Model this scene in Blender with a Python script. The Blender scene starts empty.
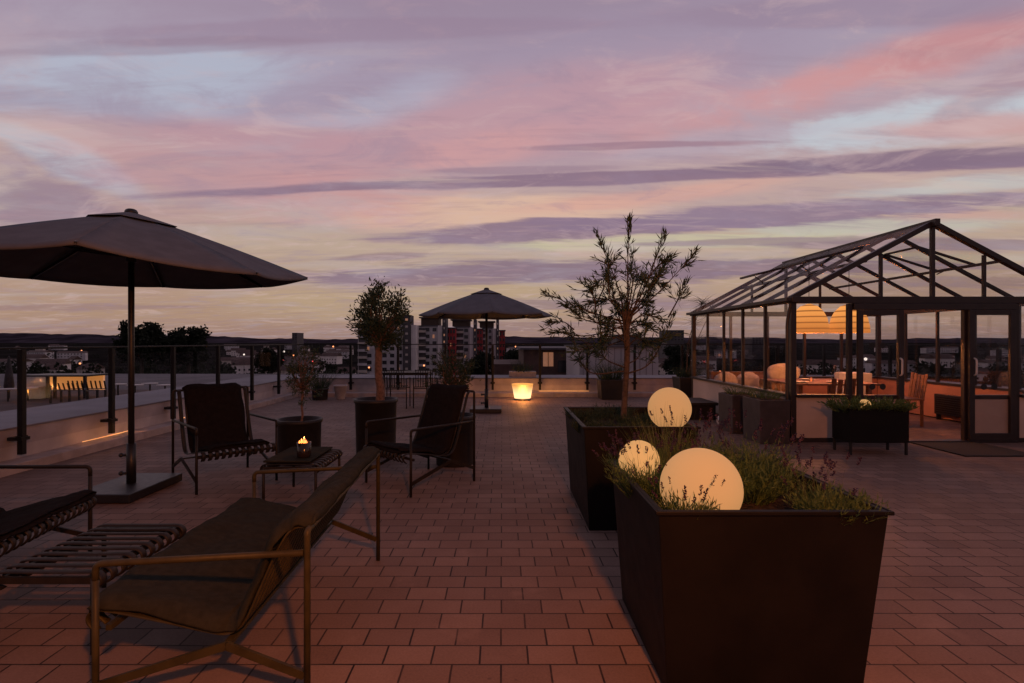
import bpy, math, random
from mathutils import Vector, Matrix
R = math.radians
rnd = random.Random(7)
sc = bpy.context.scene
COL = sc.collection
PI = math.pi
F, CH, VX, VY = 540.0, 1.4, 502.0, 342.0      # focal length in pixels, eye height, vanishing point

def at(x, y, Y):
    """the point seen at pixel x, y at distance Y"""
    return Vector(((x - VX) / F * Y, Y, CH - (y - VY) / F * Y))

def lin(r, g, b):
    def f(c):
        c /= 255.0
        return c / 12.92 if c <= 0.04045 else ((c + 0.055) / 1.055) ** 2.4
    return (f(r), f(g), f(b), 1.0)

# ------------------------------------------------------------------ mesh builder
class MB:
    def __init__(s):
        s.v = []; s.f = []
    def add(s, vs, fs):
        o = len(s.v)
        s.v += [tuple(p) for p in vs]
        s.f += [tuple(i + o for i in q) for q in fs]
        return s
    def box(s, x0, y0, z0, x1, y1, z1):
        return s.add([(x0,y0,z0),(x1,y0,z0),(x1,y1,z0),(x0,y1,z0),(x0,y0,z1),(x1,y0,z1),(x1,y1,z1),(x0,y1,z1)],
                     [(3,2,1,0),(4,5,6,7),(0,1,5,4),(1,2,6,5),(2,3,7,6),(3,0,4,7)])
    def frustum(s, b, t, z0, z1):
        # b, t = (x0, y0, x1, y1) at bottom and top
        return s.add([(b[0],b[1],z0),(b[2],b[1],z0),(b[2],b[3],z0),(b[0],b[3],z0),(t[0],t[1],z1),(t[2],t[1],z1),(t[2],t[3],z1),(t[0],t[3],z1)],
                     [(3,2,1,0),(4,5,6,7),(0,1,5,4),(1,2,6,5),(2,3,7,6),(3,0,4,7)])
    def bar(s, p, q, w, h, up=(0,0,1)):
        p = Vector(p); q = Vector(q); d = (q - p).normalized(); u = Vector(up)
        if abs(d.dot(u)) > .98: u = Vector((0,1,0))
        a = d.cross(u).normalized(); b = a.cross(d).normalized()
        c = []
        for P in (p, q):
            for i, j in ((-1,-1),(1,-1),(1,1),(-1,1)):
                c.append(P + a * (i*w/2) + b * (j*h/2))
        return s.add(c, [(3,2,1,0),(4,5,6,7),(0,1,5,4),(1,2,6,5),(2,3,7,6),(3,0,4,7)])
    def tube(s, pts, r, n=8, flat=None, up=None, caps=True):
        pts = [Vector(p) for p in pts]
        N = len(pts)
        rs = r if isinstance(r, (list, tuple)) else [r] * N
        prev = None; vs = []; fs = []
        for i, p in enumerate(pts):
            t = ((pts[min(i+1,N-1)] - p).normalized() + (p - pts[max(i-1,0)]).normalized())
            t = t.normalized() if t.length > 1e-6 else Vector((0,0,1))
            if up is not None:
                a = Vector(up); a = (a - t * a.dot(t)).normalized()
            elif prev is None:
                a = t.cross(Vector((0,0,1)) if abs(t.z) < .9 else Vector((1,0,0))).normalized()
            else:
                a = (prev - t * prev.dot(t)).normalized()
            prev = a; b = t.cross(a)
            for k in range(n):
                an = 2*PI*k/n
                ra = rs[i]; rb = rs[i] * (flat if flat else 1)
                vs.append(p + a*(math.cos(an)*ra) + b*(math.sin(an)*rb))
        for i in range(N-1):
            for k in range(n):
                fs.append((i*n+k, i*n+(k+1)%n, (i+1)*n+(k+1)%n, (i+1)*n+k))
        if caps:
            fs.append(tuple(reversed(range(n)))); fs.append(tuple((N-1)*n+k for k in range(n)))
        return s.add(vs, fs)
    def lathe(s, prof, c=(0,0,0), n=32, closed=False):
        vs = []; fs = []
        for r, z in prof:
            for k in range(n):
                a = 2*PI*k/n
                vs.append((c[0]+r*math.cos(a), c[1]+r*math.sin(a), c[2]+z))
        m = len(prof)
        for i in range(m-1):
            for k in range(n):
                fs.append((i*n+k, i*n+(k+1)%n, (i+1)*n+(k+1)%n, (i+1)*n+k))
        if prof[0][0] > 1e-5: fs.append(tuple(reversed(range(n))))
        if prof[-1][0] > 1e-5: fs.append(tuple((m-1)*n+k for k in range(n)))
        return s.add(vs, fs)
    def sphere(s, c, r, n=40, m=20, sq=1.0):
        prof = [(max(1e-6, r*math.sin(PI*i/m)), -r*sq*math.cos(PI*i/m)) for i in range(m+1)]
        return s.lathe(prof, c, n)
    def leaf(s, p, d, L, W, nrm=None):
        d = Vector(d).normalized()
        a = d.cross(Vector(nrm) if nrm else Vector((rnd.gauss(0,1), rnd.gauss(0,1), rnd.gauss(0,1))))
        a = a.normalized() if a.length > 1e-5 else Vector((1,0,0))
        b = a.cross(d); p = Vector(p)
        return s.add([p, p + d*L*.45 + a*W/2 + b*W*.15, p + d*L, p + d*L*.45 - a*W/2 + b*W*.15], [(0,1,2,3)])
    def blade(s, p, d, L, W, droop=.3, n=4):
        d = Vector(d).normalized(); p = Vector(p)
        a = Vector((rnd.gauss(0,1), rnd.gauss(0,1), 0)); a = (a - d*a.dot(d)).normalized()
        vs = []; fs = []
        out = Vector((d.x, d.y, 0))
        for i in range(n+1):
            t = i/n
            q = p + d*(L*t) + out*(droop*L*t*t) + Vector((0,0,-droop*L*.5*t*t))
            w = W*(1-t*.92)/2
            vs += [q - a*w, q + a*w]
            if i: fs.append((2*i-2, 2*i-1, 2*i+1, 2*i))
        s.add(vs, fs); return Vector(vs[-1])
    def build(s, name, mat, parent=None, smooth=False, bevel=0, local=False, solid=0):
        off = Vector((0,0,0))
        if parent is not None and not local:
            p = parent
            while p is not None:
                off += p.location; p = p.parent
        me = bpy.data.meshes.new(name)
        me.from_pydata([(x-off.x, y-off.y, z-off.z) for x, y, z in s.v], [], s.f)
        me.materials.append(mat)
        if smooth:
            for p in me.polygons: p.use_smooth = True if len(p.vertices) <= 4 else False
        me.update()
        o = bpy.data.objects.new(name, me); COL.objects.link(o)
        if parent is not None: o.parent = parent
        if solid:
            m = o.modifiers.new('solid', 'SOLIDIFY'); m.thickness = solid; m.offset = 0
        if bevel:
            m = o.modifiers.new('bevel', 'BEVEL'); m.width = bevel; m.segments = 2; m.limit_method = 'ANGLE'; m.angle_limit = R(40)
        return o

def fillet(pts, r, n=6):
    pts = [Vector(p) for p in pts]; out = [pts[0]]
    for i in range(1, len(pts)-1):
        a, b, c = pts[i-1], pts[i], pts[i+1]
        d1 = (a-b); d2 = (c-b); rr = min(r, d1.length*.48, d2.length*.48)
        p = b + d1.normalized()*rr; q = b + d2.normalized()*rr
        for k in range(n+1):
            t = k/n
            out.append(p*(1-t)**2 + b*2*t*(1-t) + q*t*t)
    out.append(pts[-1]); return out

def smoothpath(pts, n=5):
    pts = [Vector(p) for p in pts]; out = []
    P = [pts[0]*2-pts[1]] + pts + [pts[-1]*2-pts[-2]]
    for i in range(1, len(P)-2):
        for k in range(n):
            t = k/n; a, b, c, d = P[i-1], P[i], P[i+1], P[i+2]
            out.append(.5*((2*b) + (c-a)*t + (2*a-5*b+4*c-d)*t*t + (3*b-a-3*c+d)*t**3))
    out.append(pts[-1]); return out

def tag(o, label=None, cat=None, group=None, kind=None):
    if label: o['label'] = label
    if cat: o['category'] = cat
    if group: o['group'] = group
    if kind: o['kind'] = kind
    return o
def thing(name, label, cat, loc=(0,0,0), rz=0, group=None):
    o = bpy.data.objects.new(name, None); o.empty_display_size = .2
    COL.objects.link(o); o.location = loc; o.rotation_euler = (0,0,rz)
    return tag(o, label, cat, group)
def copy_tree(o, parent=None):
    c = o.copy(); COL.objects.link(c)
    if parent is not None: c.parent = parent
    for ch in list(o.children): copy_tree(ch, c)
    return c

# ------------------------------------------------------------------ materials
class NT:
    def __init__(s, tree): s.t = tree; s.n = tree.nodes; s.l = tree.links
    def new(s, typ, **kw):
        n = s.n.new(typ)
        for k, v in kw.items(): setattr(n, k, v)
        return n
    def put(s, sock, v):
        if hasattr(v, 'is_output') or isinstance(v, bpy.types.NodeSocket): s.l.new(v, sock)
        elif v is not None: sock.default_value = v
    def m(s, op, a, b=None, c=None, clamp=False):
        n = s.n.new('ShaderNodeMath'); n.operation = op; n.use_clamp = clamp
        s.put(n.inputs[0], a)
        if b is not None: s.put(n.inputs[1], b)
        if c is not None: s.put(n.inputs[2], c)
        return n.outputs[0]
    def mix(s, f, a, b, blend='MIX'):
        n = s.n.new('ShaderNodeMix'); n.data_type = 'RGBA'; n.blend_type = blend
        s.put(n.inputs[0], f); s.put(n.inputs[6], a); s.put(n.inputs[7], b)
        return n.outputs[2]
    def noise(s, vec, scale, detail=4, rough=.55, dist=0):
        n = s.n.new('ShaderNodeTexNoise'); n.inputs['Scale'].default_value = scale
        n.inputs['Detail'].default_value = detail; n.inputs['Roughness'].default_value = rough; n.inputs['Distortion'].default_value = dist
        if vec is not None: s.l.new(vec, n.inputs['Vector'])
        return n.outputs['Fac']
    def ramp(s, f, stops, interp='LINEAR'):
        n = s.n.new('ShaderNodeValToRGB'); cr = n.color_ramp; cr.interpolation = interp
        while len(cr.elements) < len(stops): cr.elements.new(.5)
        for e, (p, c) in zip(cr.elements, stops): e.position = p; e.color = c
        s.put(n.inputs[0], f); return n.outputs[0]
    def smooth(s, x, a, b):
        n = s.n.new('ShaderNodeMapRange'); n.interpolation_type = 'SMOOTHSTEP'
        s.put(n.inputs[0], x); n.inputs[1].default_value = a; n.inputs[2].default_value = b
        return n.outputs[0]

def mat(name, col, rough=.6, var=.25, scale=12, metal=0, bump=0, bscale=60, spec=.5, col2=None, sheen=0):
    m = bpy.data.materials.new(name); m.use_nodes = True
    t = NT(m.node_tree); b = t.n['Principled BSDF']
    tc = t.new('ShaderNodeTexCoord').outputs['Object']
    f = t.noise(tc, scale, 5)
    c = tuple(col) + (1,) if len(col) == 3 else col
    lo = tuple(x*(1-var) for x in c[:3]) + (1,); hi = (tuple(min(1, x*(1+var)) for x in c[:3]) + (1,)) if col2 is None else tuple(col2)+(1,)
    t.put(b.inputs['Base Color'], t.mix(t.smooth(f, .3, .7), lo, hi))
    rn = t.m('ADD', t.m('MULTIPLY', t.noise(tc, scale*2.3, 3), .2), rough-.1, clamp=True)
    t.put(b.inputs['Roughness'], rn)
    b.inputs['Metallic'].default_value = metal; b.inputs['Specular IOR Level'].default_value = spec
    if sheen: b.inputs['Sheen Weight'].default_value = sheen
    if bump:
        bn = t.new('ShaderNodeBump'); bn.inputs['Strength'].default_value = bump; bn.inputs['Distance'].default_value = .01
        t.put(bn.inputs['Height'], t.noise(tc, bscale, 4)); t.put(b.inputs['Normal'], bn.outputs[0])
    return m

def mat_glass(name, tint=(.86,.86,.86), refl=.9, refk=.3):
    m = bpy.data.materials.new(name); m.use_nodes = True
    t = NT(m.node_tree); t.n.remove(t.n['Principled BSDF'])
    out = t.n['Material Output']
    tr = t.new('ShaderNodeBsdfTransparent'); tr.inputs[0].default_value = tuple(tint)+(1,)
    gl = t.new('ShaderNodeBsdfGlossy'); gl.inputs['Roughness'].default_value = .03; gl.inputs[0].default_value = (refl,refl,refl,1)
    fr = t.new('ShaderNodeFresnel'); fr.inputs[0].default_value = 1.42
    mx = t.new('ShaderNodeMixShader')
    t.put(mx.inputs[0], t.m('MULTIPLY', fr.outputs[0], refk)); t.l.new(tr.outputs[0], mx.inputs[1]); t.l.new(gl.outputs[0], mx.inputs[2])
    t.l.new(mx.outputs[0], out.inputs[0]); return m

def mat_emit(name, col, strength, base=(.8,.75,.65), var=.06, grad=None, bands=None):
    m = bpy.data.materials.new(name); m.use_nodes = True
    t = NT(m.node_tree); b = t.n['Principled BSDF']
    b.inputs['Base Color'].default_value = tuple(base)+(1,); b.inputs['Roughness'].default_value = .8; b.inputs['Specular IOR Level'].default_value = .2
    tc = t.new('ShaderNodeTexCoord').outputs['Object']
    c = tuple(col)+(1,)
    e = t.mix(t.noise(tc, 3, 3), tuple(x*(1-var) for x in col)+(1,), tuple(x*(1+var) for x in col)+(1,))
    if grad:
        sx = t.new('ShaderNodeSeparateXYZ'); t.l.new(tc, sx.inputs[0])
        g = t.new('ShaderNodeMapRange'); t.l.new(sx.outputs[2], g.inputs[0]); g.inputs[1].default_value = grad[0]; g.inputs[2].default_value = grad[1]
        e = t.mix(g.outputs[0], c, tuple(grad[2])+(1,))
    if bands:
        sx = t.new('ShaderNodeSeparateXYZ'); t.l.new(tc, sx.inputs[0])
        w = t.m('SINE', t.m('MULTIPLY', sx.outputs[2], bands))
        e = t.mix(t.smooth(w, -1.0, -.45), tuple(x*.6 for x in col)+(1,), e)
    t.put(b.inputs['Emission Color'], e); b.inputs['Emission Strength'].default_value = strength
    return m

def mat_leaf(name, c1, c2, rough=.6):
    m = bpy.data.materials.new(name); m.use_nodes = True
    t = NT(m.node_tree); b = t.n['Principled BSDF']
    g = t.new('ShaderNodeNewGeometry')
    try: r = g.outputs['Random Per Island']
    except Exception: r = .5
    pos = t.noise(t.new('ShaderNodeTexCoord').outputs['Object'], 4, 2)
    f = t.m('ADD', t.m('MULTIPLY', r, .7), t.m('MULTIPLY', pos, .3))
    t.put(b.inputs['Base Color'], t.mix(f, tuple(c1)+(1,), tuple(c2)+(1,)))
    b.inputs['Roughness'].default_value = rough; b.inputs['Specular IOR Level'].default_value = .3
    tl = t.new('ShaderNodeBsdfTranslucent'); t.put(tl.inputs[0], t.mix(f, tuple(c1)+(1,), tuple(c2)+(1,)))
    mx = t.new('ShaderNodeMixShader'); mx.inputs[0].default_value = .25
    t.l.new(b.outputs[0], mx.inputs[1]); t.l.new(tl.outputs[0], mx.inputs[2]); t.l.new(mx.outputs[0], t.n['Material Output'].inputs[0])
    return m

def mat_paver():
    m = bpy.data.materials.new('pavers'); m.use_nodes = True
    t = NT(m.node_tree); b = t.n['Principled BSDF']
    pos = t.new('ShaderNodeNewGeometry').outputs['Position']
    wob = t.new('ShaderNodeTexNoise'); wob.inputs['Scale'].default_value = 3.0; wob.inputs['Detail'].default_value = 2; t.l.new(pos, wob.inputs['Vector'])
    va = t.new('ShaderNodeVectorMath', operation='MULTIPLY_ADD'); t.l.new(wob.outputs['Color'], va.inputs[0]); va.inputs[1].default_value = (.008,.008,0); t.l.new(pos, va.inputs[2])
    br = t.new('ShaderNodeTexBrick'); t.l.new(va.outputs[0], br.inputs['Vector'])
    br.offset = .44; br.offset_frequency = 2; br.squash = 1
    br.inputs['Scale'].default_value = 1; br.inputs['Brick Width'].default_value = .212; br.inputs['Row Height'].default_value = .1465
    br.inputs['Mortar Size'].default_value = .0048; br.inputs['Mortar Smooth'].default_value = .25; br.inputs['Bias'].default_value = 0
    br.inputs['Color1'].default_value = (.185,.122,.098,1); br.inputs['Color2'].default_value = (.27,.182,.146,1); br.inputs['Mortar'].default_value = (.012,.007,.0065,1)
    big = t.smooth(t.noise(pos, .9, 5, .6), .3, .72)
    fine = t.noise(pos, 90, 4, .7)
    c = t.mix(t.m('MULTIPLY', big, .62), br.outputs['Color'], (.15,.098,.08,1))
    c = t.mix(t.smooth(fine, .25, .75), t.mix(.25, c, (0,0,0,1)), c)
    # small dark blotches of dirt
    sp = t.smooth(t.noise(pos, 7, 3, .6), .69, .75)
    c = t.mix(t.m('MULTIPLY', sp, .6), c, (.05,.036,.033,1))
    pale = t.smooth(t.noise(pos, 2.6, 6, .65), .56, .72)
    c = t.mix(t.m('MULTIPLY', pale, .28), c, (.31,.215,.18,1))
    t.put(b.inputs['Base Color'], c)
    t.put(b.inputs['Roughness'], t.m('ADD', t.m('MULTIPLY', big, .15), .64))
    b.inputs['Specular IOR Level'].default_value = .22
    h = t.m('ADD', t.m('MULTIPLY', br.outputs['Fac'], -1.0), t.m('MULTIPLY', fine, .18))
    h = t.m('ADD', h, t.m('MULTIPLY', t.noise(pos, 5, 2), .35))
    bn = t.new('ShaderNodeBump'); bn.inputs['Strength'].default_value = .6; bn.inputs['Distance'].default_value = .004
    t.put(bn.inputs['Height'], h); t.put(b.inputs['Normal'], bn.outputs[0])
    return m

M = {}
M['paver'] = mat_paver()
M['concrete'] = mat('pale painted concrete', (.40,.36,.36), .75, .16, 2.5, bump=.25)
M['cap'] = mat('zinc parapet cap', (.155,.155,.185), .65, .15, 1.2, metal=0, bump=.08, bscale=8)
M['kerb'] = mat('kerb stone', (.34,.28,.26), .75, .2, 5, bump=.3)
M['blackmetal'] = mat('black powder coat', (.010,.009,.0095), .45, .25, 9)
M['railmetal'] = mat('railing steel', (.009,.008,.008), .5, .25, 9, spec=.2)
M['planter'] = mat('planter steel', (.0045,.0035,.0035), .55, .35, 4, bump=.05, bscale=25, spec=.2)
M['olivemetal'] = mat('olive lacquer', (.042,.034,.014), .5, .22, 15, spec=.2)
M['darkmetal'] = mat('dark furniture lacquer', (.019,.0155,.013), .5, .22, 15, spec=.2)
M['cushion'] = mat('cushion cloth', (.027,.0265,.020), .92, .16, 26, bump=.35, bscale=320, spec=.04)
M['cushion_dark'] = mat('dark cushion cloth', (.013,.0105,.0105), .92, .18, 26, bump=.35, bscale=320, spec=.04)
M['canopy'] = mat('parasol cloth', (.112,.117,.135), .9, .10, 6, bump=.15, bscale=200, spec=.15)
M['soil'] = mat('soil', (.03,.022,.017), .95, .5, 40, bump=.9, bscale=55, spec=.1)
M['bark'] = mat('olive bark', (.16,.10,.075), .85, .35, 30, bump=.8, bscale=45, spec=.2)
M['bark_dark'] = mat('dark bark', (.07,.05,.04), .85, .35, 30, bump=.8, bscale=45, spec=.2)
M['glass_roof'] = mat_glass('roof glass', (.965,.96,.96), refk=.07)
M['twig'] = mat('twig bark', (.065,.048,.038), .85, .3, 30, spec=.2)
M['olive_leaf'] = mat_leaf('olive leaf', (.024,.045,.024), (.06,.09,.05))
M['dark_leaf'] = mat_leaf('shrub leaf', (.016,.032,.016), (.045,.07,.035))
M['far_leaf'] = mat_leaf('far foliage', (.014,.019,.012), (.036,.042,.026), .95)
M['lav_leaf'] = mat_leaf('lavender leaf', (.045,.08,.024), (.10,.15,.05))
M['grass_leaf'] = mat_leaf('grass blade', (.06,.09,.03), (.14,.16,.06))
M['lav_flower'] = mat_leaf('lavender flower', (.03,.014,.034), (.065,.028,.06))
M['glass'] = mat_glass('clear glass', (.96,.955,.955), refk=.22)
M['railglass'] = mat_glass('railing glass', (.95,.945,.95), refk=.035)
M['ball'] = mat_emit('lit globe', (.47,.23,.083), 1.0, var=.09, base=(.2,.16,.12))
M['ball_dim'] = mat_emit('lit globe behind stems', (.58,.30,.10), 1.0, base=(.2,.16,.12))
M['glowpot'] = mat_emit('lit pot', (1.7,1.05,.50), 1.0, base=(.12,.1,.08), grad=(.14,.35,(.86,.36,.085)))
M['led'] = mat_emit('lit strip', (1.0,.38,.09), 1.0, var=.6)
M['flame'] = mat_emit('flame', (2.2,.62,.10), 1.0, grad=(.012,.045,(.95,.12,.012)))
M['rattan'] = mat_emit('lit rattan', (.58,.18,.036), 1.0, base=(.25,.14,.06), bands=66, var=.35, grad=(.02,.42,(1.02,.40,.09)))
M['warmwin'] = mat_emit('lit window', (.17,.055,.011), 1.0, var=.4)
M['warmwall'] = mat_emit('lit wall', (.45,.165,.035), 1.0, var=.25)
M['lamphead'] = mat_emit('lamp head', (2.6,.75,.25), 1.0)
M['whitelamp'] = mat_emit('white lamp head', (1.3,1.1,.95), 1.0)
M['redlamp'] = mat_emit('red lamp head', (2.0,.12,.1), 1.0)
M['frame'] = mat('greenhouse frame', (.022,.015,.014), .45, .2, 8)
M['board'] = mat('cement board', (.50,.41,.36), .8, .1, 2.0, bump=.12)
M['innerwall'] = mat('inner plaster', (.42,.20,.13), .8, .1, 3)
M['wood'] = mat('teak', (.17,.075,.035), .55, .3, 14, bump=.2)
M['cloth_white'] = mat('white cloth', (.55,.48,.42), .9, .1, 12, bump=.3, bscale=90)
M['white'] = mat('white lacquer', (.55,.52,.5), .5, .06, 5)
M['whitepot'] = mat('pale pot', (.36,.33,.33), .7, .12, 8, bump=.15)
M['mat'] = mat('rubber mat', (.014,.012,.012), .9, .3, 60, bump=.6, bscale=150)
M['darkpot'] = mat('charcoal pot', (.010,.0085,.0085), .6, .3, 10, bump=.15)
M['greypot'] = mat('slate planter', (.035,.028,.03), .7, .25, 6, bump=.2)
M['roofbrown'] = mat('brown roof paving', (.07,.038,.034), .85, .3, 1.2, bump=.3, bscale=6)
M['roofgrey'] = mat('grey roofing felt', (.115,.108,.12), .85, .25, .5, bump=.2, bscale=4)
M['land'] = mat('land', (.022,.020,.018), .95, .5, .02, spec=0)
M['hill'] = mat('far hill', (.050,.040,.050), .95, .5, .006, spec=0)
M['facade_grey'] = mat('grey facade', (.60,.56,.57), .85, .15, .25)
M['facade_white'] = mat('white facade', (.88,.80,.76), .8, .1, .25)
M['facade_red'] = mat('red facade', (.50,.055,.06), .8, .2, .3)
M['facade_dark'] = mat('dark facade', (.09,.08,.085), .8, .2, .3)
M['facade_brown'] = mat('brown cladding', (.11,.07,.05), .8, .2, .3)
M['facade_cream'] = mat('cream render', (.60,.52,.46), .85, .12, .3)
M['pane'] = mat('dark window', (.028,.028,.034), .15, .3, .4, spec=.6)
M['tile'] = mat('roof tile', (.10,.06,.05), .85, .25, .5)
M['shed'] = mat('pale metal siding', (.50,.47,.49), .6, .12, .5)
M['brick'] = mat('dark brick', (.10,.06,.05), .85, .25, 2)
M['redvase'] = mat('terracotta', (.3,.1,.06), .7, .2, 8)

# ------------------------------------------------------------------ camera, render settings
cam = bpy.data.objects.new('camera', bpy.data.cameras.new('camera')); COL.objects.link(cam)
cam.data.sensor_width = 36; cam.data.lens = 36*F/1024
cam.location = (0,0,CH); cam.rotation_euler = (R(90),0,0)
cam.data.shift_x = (512-VX)/1024; cam.data.shift_y = -(341.5-VY)/1024*-1*0
cam.data.clip_start = .05; cam.data.clip_end = 20000
sc.camera = cam
sc.render.resolution_x, sc.render.resolution_y = 1024, 683
sc.view_settings.view_transform = 'Standard'
try: sc.view_settings.look = 'None'
except Exception: pass
sc.view_settings.exposure = 0; sc.view_settings.gamma = 1; sc.view_settings.use_curve_mapping = False
sc.render.engine = 'CYCLES'
sc.cycles.transparent_max_bounces = 48
sc.cycles.max_bounces = 8
sc.cycles.use_denoising = True
sc.cycles.sample_clamp_indirect = 4
sc.cycles.caustics_reflective = False; sc.cycles.caustics_refractive = False

# ------------------------------------------------------------------ sky
SUN_EL, SUN_AZ = R(2.0), R(12)
def make_sky():
    w = bpy.data.worlds.new('World'); sc.world = w; w.use_nodes = True
    t = NT(w.node_tree); bg = t.n['Background']
    gen = t.new('ShaderNodeTexCoord').outputs['Generated']
    nv = t.new('ShaderNodeVectorMath', operation='NORMALIZE'); t.l.new(gen, nv.inputs[0])
    sx = t.new('ShaderNodeSeparateXYZ'); t.l.new(nv.outputs[0], sx.inputs[0])
    az = t.m('ARCTAN2', sx.outputs[0], sx.outputs[1])
    el = t.m('ARCSINE', sx.outputs[2])
    def coords(sa, se, off=0):
        c = t.new('ShaderNodeCombineXYZ')
        t.put(c.inputs[0], t.m('MULTIPLY', az, sa)); t.put(c.inputs[1], t.m('MULTIPLY', el, se)); c.inputs[2].default_value = off
        return c.outputs[0]
    # a flat cloud deck seen in perspective: streaks crowd together towards the horizon
    zz = t.m('ADD', t.m('MAXIMUM', sx.outputs[2], 0.0), .10)
    cxp = t.m('DIVIDE', sx.outputs[0], zz); cyp = t.m('DIVIDE', sx.outputs[1], zz)
    def deck(a, b, off):
        c = t.new('ShaderNodeCombineXYZ'); t.put(c.inputs[0], t.m('MULTIPLY', cxp, a)); t.put(c.inputs[1], t.m('MULTIPLY', cyp, b)); c.inputs[2].default_value = off
        return c.outputs[0]
    soft = t.noise(deck(.85, 1.5, 1.7), 1, 8, .6, .5)
    warp = t.noise(deck(.7, 1.3, 5.2), 1, 7, .6)
    streak = t.m('ADD', t.m('MULTIPLY', t.noise(deck(.8, 5.0, 9.1), 1, 8, .62, .3), .55), t.m('MULTIPLY', t.noise(deck(1.7, 13, 2.1), 1, 7, .62, .3), .45))
    fine = t.noise(deck(3.5, 7, 3.3), 1, 7, .65, .6)
    mott = t.noise(deck(2.3, 3.4, 7.7), 1, 10, .64, .8)
    E = lambda y: math.atan((VY-y)/F)
    top = 1.2
    P = lambda y: max(0, min(1, E(y)/top))
    base = t.ramp(t.m('DIVIDE', el, top, clamp=True), [
        (0, lin(146,116,108)), (P(318), lin(166,136,116)), (P(285), lin(176,150,130)), (P(245), lin(180,158,144)),
        (P(205), lin(184,158,154)), (P(150), lin(172,148,160)), (P(80), lin(160,146,166)), (P(0), lin(148,131,152)), (1, lin(100,95,120))], 'EASE')
    col = base
    def feat(x, y, L, H, tilt, c, op, rough=.5, lo=.22, hi=.7, stk=0.0):
        nonlocal col
        c0 = Vector(((x-VX)/F, 1, (VY-y)/F)); k0 = c0.length; c0.normalize()
        tl_ = Vector((1, 0, tilt)); tl_ = (tl_ - c0*tl_.dot(c0)).normalized(); tn = tl_.cross(c0)
        La = L/F/k0*(1-.25*abs(c0.x)); Ha = H/F/k0
        def dot(v):
            n = t.new('ShaderNodeVectorMath', operation='DOT_PRODUCT'); t.l.new(nv.outputs[0], n.inputs[0]); n.inputs[1].default_value = v; return n.outputs['Value']
        dc = t.m('MAXIMUM', dot(c0), .02)
        du = t.m('DIVIDE', dot(tl_), dc); dv = t.m('DIVIDE', dot(tn), dc)
        dv = t.m('ADD', dv, t.m('MULTIPLY', t.m('SUBTRACT', warp, .5), min(Ha*2.2, .09)))
        du = t.m('ADD', du, t.m('MULTIPLY', t.m('SUBTRACT', soft, .5), min(La*.9, .16)))
        q = t.m('ADD', t.m('POWER', t.m('ABSOLUTE', t.m('DIVIDE', du, La)), 2.0), t.m('POWER', t.m('ABSOLUTE', t.m('DIVIDE', dv, Ha)), 2.0))
        g = t.m('EXPONENT', t.m('MULTIPLY', q, -1.0))
        n = t.m('MULTIPLY', t.m('SUBTRACT', soft, .5), rough*2.1)
        n = t.m('ADD', n, t.m('MULTIPLY', t.m('SUBTRACT', fine, .5), rough*1.1))
        if stk: n = t.m('ADD', n, t.m('MULTIPLY', t.m('SUBTRACT', streak, .5), stk*2.6))
        val = t.m('ADD', g, t.m('MULTIPLY', n, t.m('MULTIPLY', g, 1.6, clamp=True)))
        k = t.m('MULTIPLY', t.smooth(val, lo, hi), op)
        col = t.mix(k, col, lin(*c))
    # clear gaps
    feat(150, 78, 190, 44, 0, (170,175,194), .9, .8)
    feat(340, 95, 130, 36, .1, (170,170,190), .7, .9)
    feat(60, 158, 105, 17, -.42, (178,180,192), .85, .6)
    feat(640, 60, 170, 50, .1, (154,138,160), .6, .6)
    feat(900, 128, 170, 26, .12, (186,192,202), .9, .8)
    feat(720, 142, 110, 14, .12, (176,162,176), .5, .8)
    feat(960, 185, 130, 9, .08, (188,190,190), .7, .6, stk=.5)
    feat(480, 212, 200, 18, .02, (212,176,156), .85, .6)
    feat(660, 243, 240, 9, .02, (192,184,156), .75, .5, stk=.6)
    feat(860, 228, 150, 9, .03, (184,182,172), .7, .5, stk=.6)
    feat(430, 300, 220, 22, .0, (178,154,126), .6, .5)
    feat(860, 262, 230, 8, .02, (186,172,148), .6, .5, stk=.6)
    # rosy cloud
    feat(270, 165, 200, 42, -.06, (183,138,149), 0.59, .9, .08, .95)
    feat(330, 200, 120, 26, .0, (194,144,146), 0.62, .8, .08, .95)
    feat(110, 215, 160, 30, .0, (175,138,145), 0.47, .8, .08, .95)
    feat(545, 112, 190, 36, .16, (189,144,153), 0.62, .8, .08, .95)
    feat(480, 150, 90, 16, .18, (204,152,152), 0.62, .8, .08, .95)
    feat(850, 82, 230, 22, .27, (202,144,144), 0.85, .75, .08, .95)
    feat(700, 110, 150, 20, .14, (191,148,157), 0.47, .8, .08, .95)
    feat(985, 40, 120, 26, .3, (184,132,139), 0.71, .8, .08, .95)
    feat(970, 130, 120, 12, .06, (198,150,148), 0.71, .8, .08, .95)
    feat(650, 196, 150, 9, .12, (208,159,147), 0.76, .7, .08, .95)
    feat(960, 217, 90, 6, .0, (195,151,144), 0.66, .7, .08, .95)
    feat(150, 285, 190, 20, .0, (167,135,124), 0.52, .6, .08, .95)
    feat(900, 300, 200, 18, .0, (167,135,120), 0.47, .6, .08, .95)
    # slate and mauve streaks
    feat(345, 84, 120, 22, .22, (152,130,152), .6, .9, .08, .9)
    feat(60, 100, 110, 12, -.1, (150,134,156), .4, .9, .08, .9)
    feat(40, 205, 90, 46, -.2, (137,116,136), .7, .8)
    feat(330, 30, 330, 11, .02, (145,124,146), .55, .7, stk=.6)
    feat(160, 46, 190, 8, .03, (143,122,142), .5, .7, stk=.6)
    feat(860, 12, 260, 16, .03, (143,122,144), .5, .7)
    feat(1000, 90, 70, 20, .5, (157,122,136), .5, .7)
    feat(600, 178, 560, 6.2, .038, (133,108,128), .92, .45, .2, .55, stk=.55)
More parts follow.
